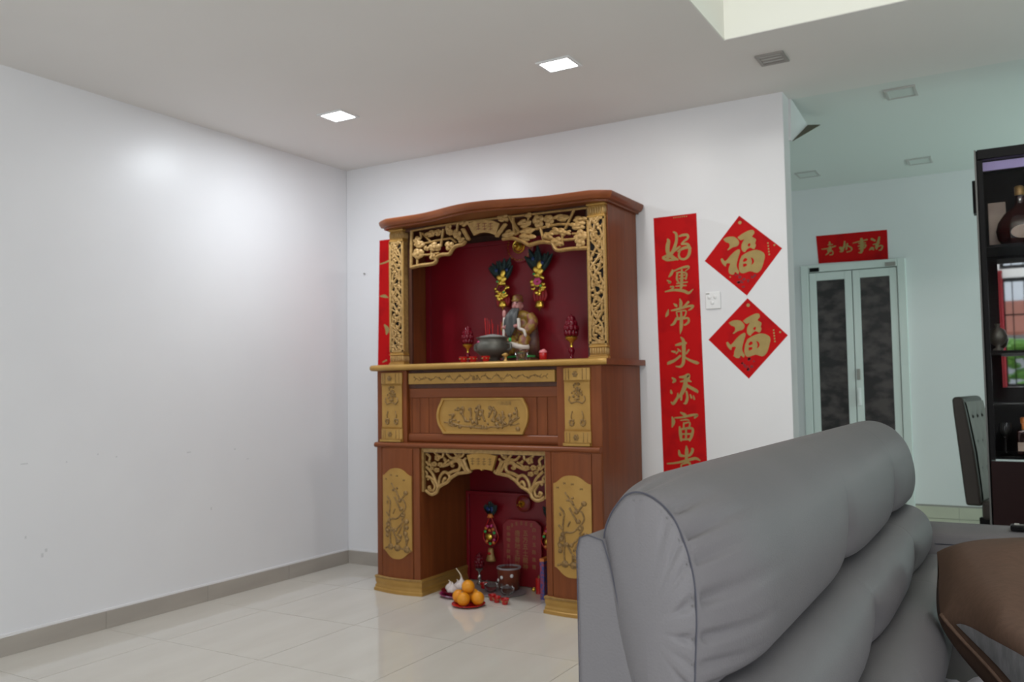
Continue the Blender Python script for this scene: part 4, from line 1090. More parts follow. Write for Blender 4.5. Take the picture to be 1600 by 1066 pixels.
def ornament(u, v, d, label, kind, K=(1., 1.)):
    """hanging charm: peacock feathers, gold leaves, flowers, ribbon, pendant; (u, v) is the hanging point at the feather foot"""
    x, y, z = at(u, v, 'y', AY - d)
    t = thing('peacock_charm', (x, y, z), label, 'ornament', 'peacock feather charms')
    e = random.Random(int(u))
    n = 11
    for k in range(n):
        a = (k - (n - 1) / 2) / n * 1.3 + e.uniform(-.08, .08); L = (.128 if kind != 'low' else .075) * (1 - .35 * abs(a)) * e.uniform(.75, 1.15)
        f = MB(); S_ = [(t_, .016 * math.sin(PI * min(1, t_ * .85 + .12)) ** .8) for t_ in [j / 8 for j in range(9)]]
        V = []; F = []
        for t_, wd in S_:
            c0 = (x + math.sin(a) * L * t_ + .006 * math.sin(a) * t_ * t_, z + math.cos(a) * L * t_)
            nx, nz_ = math.cos(a), -math.sin(a)
            wd *= .95 if kind != 'low' else .9
            yy = y - .004 - k * .0012 - .01 * t_ * t_
            V += [(c0[0] - nx * wd, yy, c0[1] - nz_ * wd), (c0[0], yy - .003, c0[1]), (c0[0] + nx * wd, yy, c0[1] + nz_ * wd), (c0[0], yy + .0015, c0[1])]
        for j in range(8):
            for q_ in range(4): F.append((4 * j + q_, 4 * j + (q_ + 1) % 4, 4 * j + 4 + (q_ + 1) % 4, 4 * j + 4 + q_))
        f.add(V, F)
        fe = f.build('feather', M['tealf'], t, smooth=True)
        if k in (2, 8) or (kind == 'low' and k in (3, 7)):
            g_ = MB().ball((x + math.sin(a) * L * .6, y - .017 - k * .0012, z + math.cos(a) * L * .6), (.0075, .003, .0095), 9, 6); g_.build('eye', M['blue'], fe, smooth=True)
    if kind in ('gold', 'goldlong'):
        lv = MB()
        for (dx_, dz_, rx, rz, a) in ((.006, .042, .012, .022, .2), (-.008, .022, .015, .017, -.5), (.008, .012, .014, .017, .6), (-.006, -.002, .018, .011, .1), (.004, -.010, .016, .010, 0)):
            lv.ball((x + dx_, y - .024, z + dz_), (rx, .006, rz), 9, 6, Matrix.Rotation(a, 3, 'Y'))
        lv.build('gold_leaves', M['golds'], t, smooth=True)
        bk_ = MB()
        for k in range(30):
            a = e.uniform(0, 2 * PI); r = e.uniform(0, 1) ** .5
            bk_.ball((x + math.cos(a) * r * .028, y - .022 - e.uniform(0, .012), z - .050 + math.sin(a) * r * .042), (e.uniform(.009, .014), .007, e.uniform(.007, .011)), 8, 5, Matrix.Rotation(a, 3, 'Y'))
        bk_.build('gold_flowers', M['golds'], t, smooth=True)
        fl_ = MB()
        for k in range(6): fl_.ball((x + .002 + .011 * math.cos(k * PI / 3), y - .042, z - .036 + .011 * math.sin(k * PI / 3)), (.008, .005, .008), 8, 5)
        fl_.build('flower', M['pink'] if kind == 'goldlong' else M['lotus'], t, smooth=True)
        for (dx_, dz_, mm) in ((.016, -.058, 'green'), (-.018, -.062, 'lotus'), (-.012, .0, 'green'), (.02, -.03, 'lotus')):
            MB().ball((x + dx_, y - .042, z + dz_), .0055, 8, 6).build('bead', M[mm], t, smooth=True)
        rb = MB()
        for k in range(5): rb.tube(smooth_line([(x + (k - 2) * .011, y - .014, z - .07), (x + (k - 2) * .013 + .004, y - .018, z - .10), (x + (k - 2) * .010, y - .012, z - .125)], 4), .0065, 5, flat=.4, normal=(0, 1, 0))
        rb.build('ribbon', M['redr'], t, smooth=True)
        zz = z - (.142 if kind == 'goldlong' else .118)
        MB().lathe([(.003, .020), (.012, .014), (.016, .002), (.018, -.008), (.014, -.014), (.004, -.018), (.002, -.030)], (x + .002, y - .02, zz), 14).build('pendant', M['golds'], t, smooth=True)
    else:
        # bead-trimmed teardrop net with a gold bell below
        MB().lathe([(.010, .008), (.012, .0), (.016, -.010)], (x, y - .02, z), 12).build('cap', M['amber'], t, smooth=True)
        net = MB()
        out = smooth_line([(0, 0), (-.018, -.040), (-.036, -.085), (-.040, -.115), (-.022, -.143), (0, -.150), (.022, -.143), (.040, -.115), (.036, -.085), (.018, -.040), (0, 0)], 3)
        net.tube([(x + a, y - .020, z + b_) for a, b_ in out], .0026, 5)
        net.build('cord_frame', M['red'], t, smooth=True)
        bd_ = MB(); bd_.ball((x, y - .010, z - .085), (.034, .010, .055), 12, 8); bd_.build('net', M['redb'], t, smooth=True)
        for (dx_, dz_, mm) in ((-.012, -.055, 'pink'), (.008, -.052, 'pink'), (-.021, -.066, 'amber'), (.017, -.068, 'amber'), (-.026, -.082, 'green'), (.022, -.086, 'green'), (.022, -.122, 'pink'), (-.018, -.132, 'amber'), (.0, -.142, 'green'), (.018, -.136, 'amber'), (-.002, -.075, 'amber')):
            MB().ball((x + dx_, y - .026, z + dz_), .0078, 9, 6).build('bead', M[mm], t, smooth=True)
        MB().ball((x - .006, y - .026, z - .108), (.020, .010, .018), 10, 7).build('gold_coin', M['golds'], t, smooth=True)
        MB().lathe([(.009, .020), (.013, .012), (.014, -.010), (.019, -.024), (.024, -.040), (.022, -.046), (.004, -.050)], (x, y - .02, z - .185), 16).build('bell', M['goldf'], t, smooth=True)
        MB().ball((x, y - .038, z - .190), (.009, .006, .008), 8, 6).build('red_heart', M['red'], t, smooth=True)

    for o in t.children_recursive:
        for v_ in o.data.vertices: v_.co.x *= K[0]; v_.co.z *= K[1]
    return t


ornament(787, 441, .066, 'peacock feather charm with gold leaves hanging behind the statue', 'gold', (1.5, 1.12))
ornament(844, 429, .066, 'peacock feather charm with gold leaves and long red ribbon beside the statue', 'goldlong', (1.5, 1.22))
ornament(769, 805, .082, 'peacock feather charm with coloured beads in the lower niche near the lotus lamp', 'low', (1.25, 1.12))
ornament(861, 812, .082, 'peacock feather charm mostly hidden behind the arch edge of the lower niche', 'low', (1.25, 1.12))

# ------------------------------------------------------------------ lower niche
x0, z1 = at(787, 812, 'y', AY - .078)[0], at(800, 811, 'y', AY - .078)[2]
x1 = at(847, 830, 'y', AY - .078)[0]
yt = AY - .079
tb = tag(MB().prism([(x0, .004), (x1, .004), (x1, z1 - .03), (x1 - .035, z1), (x0 + .035, z1), (x0, z1 - .03)], 'y', yt - .012, yt).build('spirit_tablet', M['redt'], org=((x0 + x1) / 2, yt, .004), bevel=.003), 'red tablet with rows of gold characters at the back of the lower niche', 'tablet')


def column(chars, u, v0, v1, size, y):
    mb = MB(); n_ = len(chars)
    for i, ch in enumerate(chars):
        p = at(u, v0 + (v1 - v0) * i / (n_ - 1), 'y', y)
        V, F = text_mesh(ch, size); mb.add([(a + p[0], y, c_ + p[2]) for a, b_, c_ in V], F)
    return mb.build('lettering', M['goldt'], tb)


yl = yt - .0126
column('五方五土龍神', 821, 834, 887, .036, yl); column('唐番地主財神', 808.5, 834, 885, .036, yl)
column('前後地主財神', 794.5, 826, 871, .026, yl); column('四方五路進寶', 834.5, 829, 887, .026, yl)
mk = MB()
for i, u in enumerate((800, 807, 814.5, 822, 830)):
    p = at(u, 821 - 3.5 * math.sin(PI * i / 4), 'y', yl)
    for j in range(3): mk.box((p[0] - .008, yl, p[2] - .009 + j * .008), (p[0] + .008, yl + .0005, p[2] - .007 + j * .008))
    mk.box((p[0] - .0012, yl, p[2] - .011), (p[0] + .0012, yl + .0005, p[2] + .011))
stuff(mk.build('worn_heading', M['goldt'], tb))

p = at(758, 912, 'z', .012)
lotus_lamp(AX - .235, AY - .17, .009, .18, 'dark lotus bud lamp on a silver stem beside the clay incense pot', 'silver')
# clay incense pot
cx_, cy_ = AX - .022, AY - .20
cp0 = thing('clay_incense_pot', (cx_, cy_, .009), 'brown glazed clay incense pot with grey rim and white spots in the niche', 'incense burner')
MB().lathe([(.052, 0), (.056, .004), (.064, .11), (.066, .118), (.060, .118), (.058, .10), (.001, .10)], (cx_, cy_, .009), 28).build('pot', M['terra'], cp0, smooth=True, auto=50)
MB().lathe([(.0635, .114), (.068, .116), (.068, .124), (.058, .124), (.058, .116)], (cx_, cy_, .009), 28, cap=False).build('rim', M['rim'], cp0, smooth=True, auto=50)
stuff(MB().lathe([(.058, .104), (.03, .108), (.001, .110)], (cx_, cy_, .009), 20, cap=False).build('ash', M['ash'], cp0, smooth=True))
for a, z in ((-1.72, .075), (-2.25, .055), (-1.2, .03), (-2.5, .02), (-.8, .085)):
    r = .0605 + z * .06
    MB().ball((cx_ + r * math.cos(a), cy_ + r * math.sin(a), .009 + z), (.010, .004, .010), 10, 6, Matrix.Rotation(a + PI / 2, 3, 'Z')).build('white_spot', M['white'], cp0, smooth=True)
for k in range(7):
    e = random.Random(k + 40); x, y = cx_ + e.uniform(-.028, .028), cy_ + e.uniform(-.02, .02)
    tag(MB().tube([(x, y, .115), (x + e.uniform(-.008, .008), y, .165 + e.uniform(0, .04))], .0013, 5).build('incense_stick', M['lotus'], org=(x, y, .115)), 'dark red incense stub standing in the ash of the clay pot', 'incense', 'incense stubs in the clay pot')
# tray under the offerings
tx, ty = AX - .09, AY - .255
tag(MB().lathe([(.0, 0), (.11, 0), (.165, .003), (.170, .0085), (.165, .0085), (.11, .006), (.001, .006)], (tx, ty, .0), 36, squash=(1.15, .8)).build('offering_tray', M['rim'], org=(tx, ty, 0), smooth=True, auto=50), 'flat grey round tray under the glass cups and clay pot', 'tray')


def glass_cup(x, y, z, label):
    t = thing('glass_cup', (x, y, z), label, 'cup', 'glass cups of water in the niche')
    MB().lathe([(.016, 0), (.020, .002), (.034, .016), (.039, .034), (.037, .052), (.034, .060), (.0325, .060), (.0355, .050), (.0372, .034), (.032, .018), (.016, .006), (.001, .006)], (x, y, z), 24).build('bowl', M['glass'], t, smooth=True, auto=60)
    MB().lathe([(.0155, .0064), (.0315, .018), (.0367, .034), (.0362, .042), (.001, .0425)], (x, y, z), 24).build('water', M['glass'], t, smooth=True, auto=40)


pA, pB = at(768, 929, 'z', .009), at(796, 934, 'z', .009)
glass_cup(AX - .077, AY - .30, .009, 'clear glass cup of water in front of the lotus lamp'); glass_cup(AX + .040, AY - .325, .009, 'clear glass cup of water in front of the clay pot')
for (s, d), lb in (((.007, .425), 'small red cup on the floor right behind the oranges'), ((.052, .452), 'small red cup on the floor in the middle of the row'), ((.112, .470), 'small red cup on the floor farthest from the oranges'), ((-.16, .245), 'small red cup on the grey tray behind the garlic')):
    red_cup(AX + s, AY - d, .009 if d < .3 else 0, lb, 'red cups in the lower niche', 1.1)
# twin red candle and slim patterned box by the right leg
for k, (s, d) in enumerate(((.158, .185), (.196, .19))):
    x, y = AX + s, AY - d
    t = thing('red_candle', (x, y, 0), ('slim red candle glass in the niche next to the tablet', 'slim red candle glass in the niche next to the patterned box')[k], 'candle')
    MB().lathe([(.016, 0), (.018, .003), (.015, .012), (.018, .03), (.019, .085), (.017, .085)], (x, y, 0), 14).build('glass', M['red'], t, smooth=True, auto=40)
    MB().lathe([(.0165, .080), (.005, .086), (.002, .10)], (x, y, 0), 12).build('wick', M['goldf'], t, smooth=True)
bx0 = AX + .345
bo = tag(MB().box((AX + .228, AY - .30, 0), (AX + .252, AY - .20, .215)).build('incense_box', M['book'], org=(AX + .24, AY - .25, 0), bevel=.002), 'upright slim box with blue and pink pattern beside the niche wall', 'box')
MB().box((AX + .2275, AY - .3005, .20), (AX + .2525, AY - .1995, .2155)).build('orange_top', M['amber'], bo)
tag(MB().ball((AX + .11, AY - .16, .012), (.012, .012, .012), 8, 6).ball((AX + .118, AY - .166, .022), (.006, .006, .007), 7, 5).build('gold_charm', M['golds'], org=(AX + .11, AY - .16, 0), smooth=True), 'tiny glinting gold charm on the floor before the tablet', 'charm')

# oranges on a red plate
ox, oy = AX - .045, AY - .575
plt = MB().lathe([(.03, 0), (.055, .001), (.085, .010), (.088, .013), (.086, .0145), (.055, .006), (.001, .005)], (ox, oy, 0), 32).build('fruit_plate', M['red'], org=(ox, oy, 0), smooth=True, auto=60)
tag(plt, 'shallow red plastic plate under the pile of oranges', 'plate')
orb = None
OR = .034
opos = [(-.0565, -.003, .0428, 'orange on the red plate, on the side of the garlic'), (.0, -.0455, .0428, 'orange at the front middle of the red plate'), (.0565, .003, .0428, 'orange on the red plate, on the side of the cups'), (.0, .047, .0428, 'orange at the back of the red plate behind the others'), (.0, .0, .0965, 'orange resting on top of the pile')]
for k, (dx_, dy_, dz_, lb) in enumerate(opos):
    loc = (ox + dx_, oy + dy_, dz_)
    if orb is None:
        orb = thing('orange', loc, lb, 'orange', 'oranges on the red plate')
        MB().ball(loc, (OR, OR, OR * 1.02), 24, 16).build('peel', M['orange'], orb, smooth=True)
        MB().lathe([(.004, .0), (.005, .0015), (.002, .003)], (loc[0], loc[1], loc[2] + OR * 1.005), 8).build('stem_button', M['stem'], orb, smooth=True)
    else:
        o = dup(orb, loc, lb); o.rotation_euler = (k * .35 - .6, k * .2 - .3, k)

# garlic in a red bowl on a purple plate
gx, gy_ = AX - .215, AY - .44
tag(MB().lathe([(.03, 0), (.06, .001), (.088, .016), (.090, .020), (.087, .020), (.058, .008), (.001, .006)], (gx, gy_, 0), 30).build('patterned_plate', M['purple'], org=(gx, gy_, 0), smooth=True, auto=60), 'purple floral patterned plate under the red garlic bowl', 'plate')
tag(MB().lathe([(.035, .0), (.06, .002), (.078, .026), (.080, .030), (.077, .030), (.056, .010), (.001, .008)], (gx, gy_, .0085), 30).build('garlic_bowl', M['lotus'], org=(gx, gy_, .0085), smooth=True, auto=60), 'dark red bowl filled with white garlic', 'bowl')


def garlic(x, y, z, k, stem, label):
    t = thing('garlic_bulb', (x, y, z), label, 'garlic', 'garlic in the red bowl')
    V = []; F = []; n_, m_ = 24, 10
    prof = [(.004, 0), (.022, .001), (.034, .010), (.038, .022), (.034, .036), (.024, .047), (.013, .055), (.0065, .064), (.005, .072)]
    rings = []
    for r, h in prof:
        rings.append([(x + r * k * (1 + .07 * abs(math.sin(4 * a)) * (r > .01)) * math.cos(a), y + r * k * (1 + .07 * abs(math.sin(4 * a)) * (r > .01)) * math.sin(a), z + h * k) for a in [2 * PI * j / n_ for j in range(n_)]])
    MB().loft(rings).build('bulb', M['garlic'], t, smooth=True)
    L = smooth_line([(x, y, z + .070 * k), (x - .008 * stem, y, z + (.070 + .02 * stem) * k), (x - .032 * stem, y - .004, z + (.070 + .05 * stem) * k)], 4)
    MB().tube(L, [.0048 * k * (1 - .5 * i / len(L)) for i in range(len(L))], 7).build('stem', M['stem'], t, smooth=True)


garlic(gx + .026, gy_ + .018, .030, .98, 1.0, 'largest garlic bulb with a long dry stem on top')
garlic(gx - .040, gy_ + .005, .026, .68, .25, 'small garlic bulb at the outer side of the bowl')
garlic(gx + .004, gy_ - .036, .022, .80, .2, 'white garlic bulb at the front of the bowl')
garlic(gx - .010, gy_ + .035, .028, .7, .2, 'garlic bulb at the back of the bowl')

# ------------------------------------------------------------------ sofa
SY0, SY1 = -3.455, -1.60
TUCK = (-2.72, -2.08)
sofa = thing('leather_sofa', (3.8, -2.5, 0), 'large light grey leather sofa seen from its end with a tufted back', 'sofa')
# back shell: wedge that widens downwards, with rounded top
bk = MB()
rings = []
for y in (-3.463, -1.38):
    rings.append([(3.381, y, .05), (3.379, y, .6), (3.378, y, .930), (3.382, y, .945), (3.392, y, .949), (3.411, y, .944), (3.419, y, .92), (3.45, y, .78), (3.50, y, .6), (3.52, y, .30), (3.52, y, .05)])
bk.loft(rings)
shell = bk.build('back_shell', M['leather'], sofa, smooth=True, auto=40)
pi_ = MB(); pi_.tube(list([(3.381, -3.464, .06), (3.379, -3.465, .6), (3.378, -3.465, .930), (3.382, -3.465, .945), (3.392, -3.465, .949), (3.411, -3.465, .944), (3.419, -3.465, .92), (3.45, -3.465, .78), (3.50, -3.465, .6), (3.52, -3.465, .3)]), .0008, 5)
pi_.build('piping', M['thread'], shell)


def resample(P, n):
    L = smooth_line(P, 12); d = [0]
    for a, b in zip(L[:-1], L[1:]): d.append(d[-1] + np.linalg.norm(b - a))
    return [np.array([np.interp(t, d, [p[k] for p in L]) for k in (0, 1)]) for t in np.linspace(0, d[-1], n)]


def tier(name, mid, end, tucks, near=.16, far=.14, NP=144, seam=False, sag=.025, endcap=.018):
    """a padded roll: closed section in x/z, swept along y, tapering at both ends, pulled in at the tucks"""
    A = resample(mid + [mid[0]], NP + 1)[:-1]; B = resample(end + [end[0]], NP + 1)[:-1]
    cen = sum(B) / NP
    ysm = [SY0 + (SY1 - SY0) * t for t in np.linspace(0, 1, 40)] + [SY0 + .012 + .16 * t for t in np.linspace(0, 1, 40)] + [ty + dd for ty in tucks for dd in np.linspace(-.1, .1, 25)]
    ysm = sorted(ysm)
    rings = []
    zmin = min(a[1] for a in A); zmax = max(a[1] for a in A)
    def ring(y, shrink=1., dy=0., wr=0.):
        tn = min(1, max(0, (y - SY0) / near)); tf = min(1, max(0, (SY1 - y) / far))
        t = (1 - (1 - tn) ** 2.2) ; tff = math.sqrt(max(0, 1 - (1 - tf) ** 2))
        m_ = t
        out = []
        for i, (a, b) in enumerate(zip(A, B)):
            p = b + (a - b) * m_
            p = cen + (p - cen) * (.45 + .55 * tff if tf < 1 else 1.)
            lowf = math.exp(-((p[1] - (zmin + .3 * (zmax - zmin))) / (.28 * (zmax - zmin))) ** 2) if p[0] > cen[0] + .01 else 0
            pull = 0
            for ty in tucks:
                dd = abs(y - ty)
                pull += math.exp(-(dd / .030) ** 2) * .6 + math.exp(-(dd / .10) ** 2) * .4
            v = p - cen; ln = np.linalg.norm(v) + 1e-9
            front = max(0, (p[0] - cen[0]) / (max(q_[0] for q_ in A) - cen[0]))
            p = p - v / ln * (sag * min(pull, 1.1) * lowf)
            crease = sum(math.exp(-((y - ty) / .006) ** 2) for ty in tucks)
            p = p - v / ln * (.003 * crease * min(1, front * 2) * (.35 + .65 * lowf))
            if wr:      # gathered wrinkles running off the end seam
                ph = i / NP * 2 * PI
                g_ = max(0, math.sin(ph * 19 + 1.2 * math.sin(ph * 5))) ** 2 * (.35 + .65 * abs(math.sin(ph * 3.7 + .4)))
                p = p - v / ln * wr * g_ * min(1, max(0, (p[0] - cen[0] + .03) / .03))
            p = cen + (p - cen) * shrink
            out.append((p[0], y + dy, p[1]))
        return out
    # near end cap: rings shrinking towards the centre, gently domed outwards
    for s_, dy_ in ((.02, -endcap), (.15, -endcap * .98), (.3, -endcap * .92), (.45, -endcap * .82), (.6, -endcap * .68), (.72, -endcap * .52), (.82, -endcap * .36), (.9, -endcap * .20), (.955, -endcap * .06), (.985, .0)):
        rings.append(ring(SY0, s_, dy_, wr=.017 * max(0, s_ - .35) / .6 * (1 - max(0, s_ - .9) * 8) if seam else 0))
    if seam:
        rings.append(ring(SY0 + .004, .982)); rings.append(ring(SY0 + .007, .984))
    for y in ysm[1:]:
        if y < SY0 + .012: continue
        wr = .018 * math.exp(-(y - SY0 - .01) / .050) * (1 - math.exp(-(y - SY0) / .010)) if seam else 0
        rings.append(ring(y, 1., 0, wr))
    for s_, dy_ in ((.9, .012), (.7, .026), (.4, .034), (.05, .036)):
        rings.append(ring(SY1, s_, dy_))
    return MB().loft(rings).build(name, M['leather'], sofa, smooth=True)


MID1 = [(3.45, .72), (3.40, .76), (3.385, .85), (3.377, .94), (3.388, .985), (3.425, 1.008), (3.475, 1.010), (3.518, .988), (3.550, .945), (3.565, .892), (3.568, .845), (3.561, .808), (3.544, .790), (3.50, .778)]
END1 = [(3.465, .69), (3.439, .76), (3.417, .85), (3.408, .925), (3.413, .964), (3.436, .995), (3.462, .998), (3.490, .978), (3.506, .945), (3.515, .909), (3.517, .871), (3.515, .828), (3.51, .775), (3.49, .715)]
roll = tier('head_roll', MID1, END1, TUCK, seam=True)
MID2 = [(3.42, .68), (3.43, .74), (3.47, .768), (3.52, .778), (3.562, .772), (3.592, .748), (3.606, .712), (3.605, .680), (3.594, .652), (3.572, .638), (3.50, .630)]
END2 = [(3.43, .68), (3.43, .74), (3.46, .765), (3.495, .772), (3.53, .766), (3.552, .745), (3.560, .712), (3.558, .680), (3.548, .655), (3.525, .640), (3.47, .63)]
tier('back_roll', MID2, END2, TUCK, near=.12, sag=.036)
MID3 = [(3.45, .46), (3.45, .59), (3.50, .622), (3.56, .638), (3.61, .645), (3.648, .635), (3.672, .605), (3.682, .565), (3.674, .51), (3.64, .46), (3.55, .44), (3.48, .44)]
END3 = [(3.45, .46), (3.45, .59), (3.49, .62), (3.54, .632), (3.58, .635), (3.612, .625), (3.628, .60), (3.635, .56), (3.63, .51), (3.60, .46), (3.54, .44), (3.48, .44)]
tier('lumbar_roll', MID3, END3, TUCK, near=.12, sag=.036)
# end seam: dark piping and a row of stitches just inside it
B = resample(END1 + [END1[0]], 145)[:-1]
cen = sum(B) / 144
sel = [p for p in B if (p[0] > 3.43 and p[1] > .70) or p[1] > .93]
sel.sort(key=lambda p: -math.atan2(p[1] - .85, p[0] - 3.455) % (2 * PI) if False else math.atan2(p[0] - 3.455, p[1] - .82))
L = [(p[0], SY0 + .001, p[1]) for p in [cen + (p - cen) * 1.0 for p in sel]]
MB().tube(L, .0011, 6).build('piping', M['thread'], roll)
for i, p in enumerate(sel):
    if i % 2: continue
    a = cen + (p - cen) * .945; b = cen + (sel[min(i + 1, len(sel) - 1)] - cen) * .945
    b = a + (b - a) * .6
    y = SY0 - .0012
    MB().tube([(a[0], y, a[1]), (b[0], y, b[1])], .0006, 4).build('stitch', M['stitch'], roll)

# seats, arm, base
for k in range(3):
    y0 = SY0 + .005 + k * .617
    st = MB().box((3.50, y0, .20), (4.30, y0 + .612, .42)).build('seat_cushion', M['leather'], sofa, bevel=.05, seg=5, smooth=True)
MB().box((3.40, SY0 + .01, .06), (4.26, SY1 + .19, .25)).build('base', M['leather'], sofa, bevel=.01)
am = MB()
pr = [(-1.60, .10), (-1.60, .655), (-1.594, .680), (-1.575, .692), (-1.50, .697), (-1.42, .692), (-1.392, .675), (-1.385, .64), (-1.385, .10)]
arm = am.prism(pr, 'x', 3.47, 4.32).build('armrest', M['leather'], sofa, smooth=True, auto=40, bevel=.006)
MB().tube([(3.6, -1.6015, .655), (4.32, -1.6015, .655)], .0014, 5).build('piping', M['thread'], arm)
for x, y in ((3.46, SY0 + .06), (4.2, SY0 + .06), (3.46, SY1 + .12), (4.2, SY1 + .12)):
    MB().lathe([(.022, 0), (.025, .01), (.025, .06)], (x, y, 0), 14).build('leg', M['black'], sofa, smooth=True, auto=40)

# brown cushion: brown pillow with a satin band along its lower edge
TL, BL, BR, TR = [np.array(p) for p in ((3.660, -2.27, .749), (3.675, -2.43, .653), (3.90, -2.585, .435), (4.02, -2.10, .755))]
cush = thing('throw_pillow', (3.88, -2.45, .46), 'brown throw pillow with a grey satin band lying on the sofa seat', 'pillow')
NU = 40
nrm = np.cross(BR - BL, TL - BL); nrm /= np.linalg.norm(nrm)
if nrm[2] < 0: nrm = -nrm


def pil(u, v, side):
    base = (TL * (1 - u) + TR * u) * (1 - v) + (BL * (1 - u) + BR * u) * v
    pu, pv_ = 4 * u * (1 - u), 4 * v * (1 - v)
    h = (max(pu, 0) * max(pv_, 0)) ** .42
    inset = .025 * (1 - abs(2 * u - 1) ** 2) * (abs(2 * v - 1) ** 3)
    wr = .004 * math.sin(u * 19 + 6 * v) * math.exp(-u * 2.2) * pv_ + .003 * math.sin(9 * u + 17 * v) * pu
    ed = base + (BL - TL) * (-inset if v > .5 else inset) * .6
    if side > 0: ed = ed + np.array((.01, -.085, -.02)) * h * math.exp(-((v - .86) / .22) ** 2) * min(1, u * 4)
    return ed + nrm * side * ((.125 if side > 0 else .09) * h + (wr if side > 0 else 0))


def grid(side, v0, v1, u0, u1, nv, nu, off=0., vf=None):
    V = []; F = []
    for j in range(nv + 1):
        for i in range(nu + 1):
            u_ = u0 + (u1 - u0) * i / nu; va_ = vf(u_) if vf else v0
            V.append(pil(u_, va_ + (v1 - va_) * j / nv, side) + (nrm + np.array((0, -1.6, 0))) * off)
    for j in range(nv):
        for i in range(nu): F.append((j * (nu + 1) + i, j * (nu + 1) + i + 1, (j + 1) * (nu + 1) + i + 1, (j + 1) * (nu + 1) + i))
    return V, F


MB().add(*grid(1, 0, 1, 0, 1, 110, 60)).add(*grid(-1, 0, 1, 0, 1, 24, 24)).build('cover', M['brown'], cush, smooth=True)
MB().add(*grid(1, .9, .997, .10, 1, 24, 80, .0035, lambda u: .996 - .10 * min(1, (u - .10) / .5) ** .8)).build('satin_band', M['satin'], cush, smooth=True)
fl_ = [pil(t, 1, 1) for t in np.linspace(0, 1, 30)]
MB().tube(fl_, .005, 6).build('piping', M['brown'], cush, smooth=True)
# crumpled tissue on the seat, dark remote on the armrest
tp = at(1494, 1062, 'z', .45)
ts = MB(); V = []; F = []; e = random.Random(2)
for j in range(7):
    for i in range(7): V.append((tp[0] - .03 + .016 * i, tp[1] - .05 + .016 * j, .430 + .012 * e.random() + .012 * math.sin(i * .9) * math.sin(j * .8)))
for j in range(6):
    for i in range(6): F.append((j * 7 + i, j * 7 + i + 1, (j + 1) * 7 + i + 1, (j + 1) * 7 + i))
o = ts.add(V, F).build('tissue', M['paper'], org=(tp[0], tp[1], .425), smooth=True); sdm = o.modifiers.new('solid', 'SOLIDIFY'); sdm.thickness = .002
tag(o, 'crumpled pale lilac tissue on the seat below the brown pillow', 'tissue')
rm = thing('remote_control', (3.86, -1.53, .697), 'small black remote control lying on the far sofa armrest', 'remote')
MB().box((3.79, -1.555, .697), (3.93, -1.515, .713)).build('body', M['black'], rm, bevel=.004)
for k in range(5):
    MB().box((3.80 + k * .024, -1.548, .713), (3.812 + k * .024, -1.522, .7155)).build('button', M['grey'], rm, bevel=.001)

# ------------------------------------------------------------------ display cabinet and chair in the dining room
DX0, DX1, DY0, DY1, DZ = 3.685, 4.52, .12, .54, 2.185
dc = thing('display_cabinet', ((DX0 + DX1) / 2, (DY0 + DY1) / 2, 0), 'tall dark display cabinet with glass door and bottles by the dining area', 'cabinet')
t_ = .016
b = MB(); b.box((DX0, DY0 + .02, 0), (DX0 + t_, DY1, DZ)); b.box((DX1 - t_, DY0 + .02, 0), (DX1, DY1, DZ)); b.box((DX0 + t_, DY0 + .02, DZ - .03), (DX1 - t_, DY1, DZ)); b.box((DX0 + t_, DY0 + .02, .0), (DX1 - t_, DY1, .08))
b.build('carcass', M['black'], dc, bevel=.002)
b = MB().box((DX0 + t_, DY1 - .012, .76), (DX1 - t_, DY1 - .004, DZ - .03)); b.build('back_panel', M['inner'], dc)
MB().box((3.752, DY1 - .017, 1.085), (DX1 - t_, DY1 - .0125, 1.72)).build('mirror_panel', M['tint'], dc)
MB().box((DX0 + t_, DY0 + .035, DZ - .095), (DX1 - t_, DY0 + .05, DZ - .055)).build('lilac_light_strip', M['lilac'], dc)  # the lilac glow on this band is put into its colour
for x in (DX0, DX1 - .007):
    MB().box((x, DY0, .02), (x + .007, DY0 + .02, DZ)).build('edge_trim', M['alu'], dc)
MB().box((DX0 + .012, DY0 + .002, DZ - .045), (DX1 - .012, DY0 + .02, DZ)).build('top_rail', M['black'], dc, bevel=.002)
dd = MB(); dd.box((DX0 + .013, DY0 + .002, .085), (DX1 - .013, DY0 + .02, .755)); dd.build('lower_door', M['espresso'], dc, bevel=.003)
g0 = .76
gd = MB().box((DX0 + .013, DY0 + .002, g0), (DX0 + .033, DY0 + .02, DZ - .05)).build('glass_door', M['black'], dc)
MB().box((DX1 - .033, DY0 + .002, g0), (DX1 - .013, DY0 + .02, DZ - .05)).build('stile', M['black'], gd)
MB().box((DX0 + .033, DY0 + .008, g0), (DX1 - .033, DY0 + .013, DZ - .05)).build('pane', mat('thin_glass', (1, 1, 1), .02, Transmission_Weight=1., IOR=1.12), gd)
for z in (.76, 1.0, 1.245, 1.735):
    MB().box((DX0 + t_, DY0 + .06, z), (DX1 - t_, DY1 - .018, z + .012)).build('shelf', M['inner'] if z > 1.5 or z < .8 else M['black'], dc)
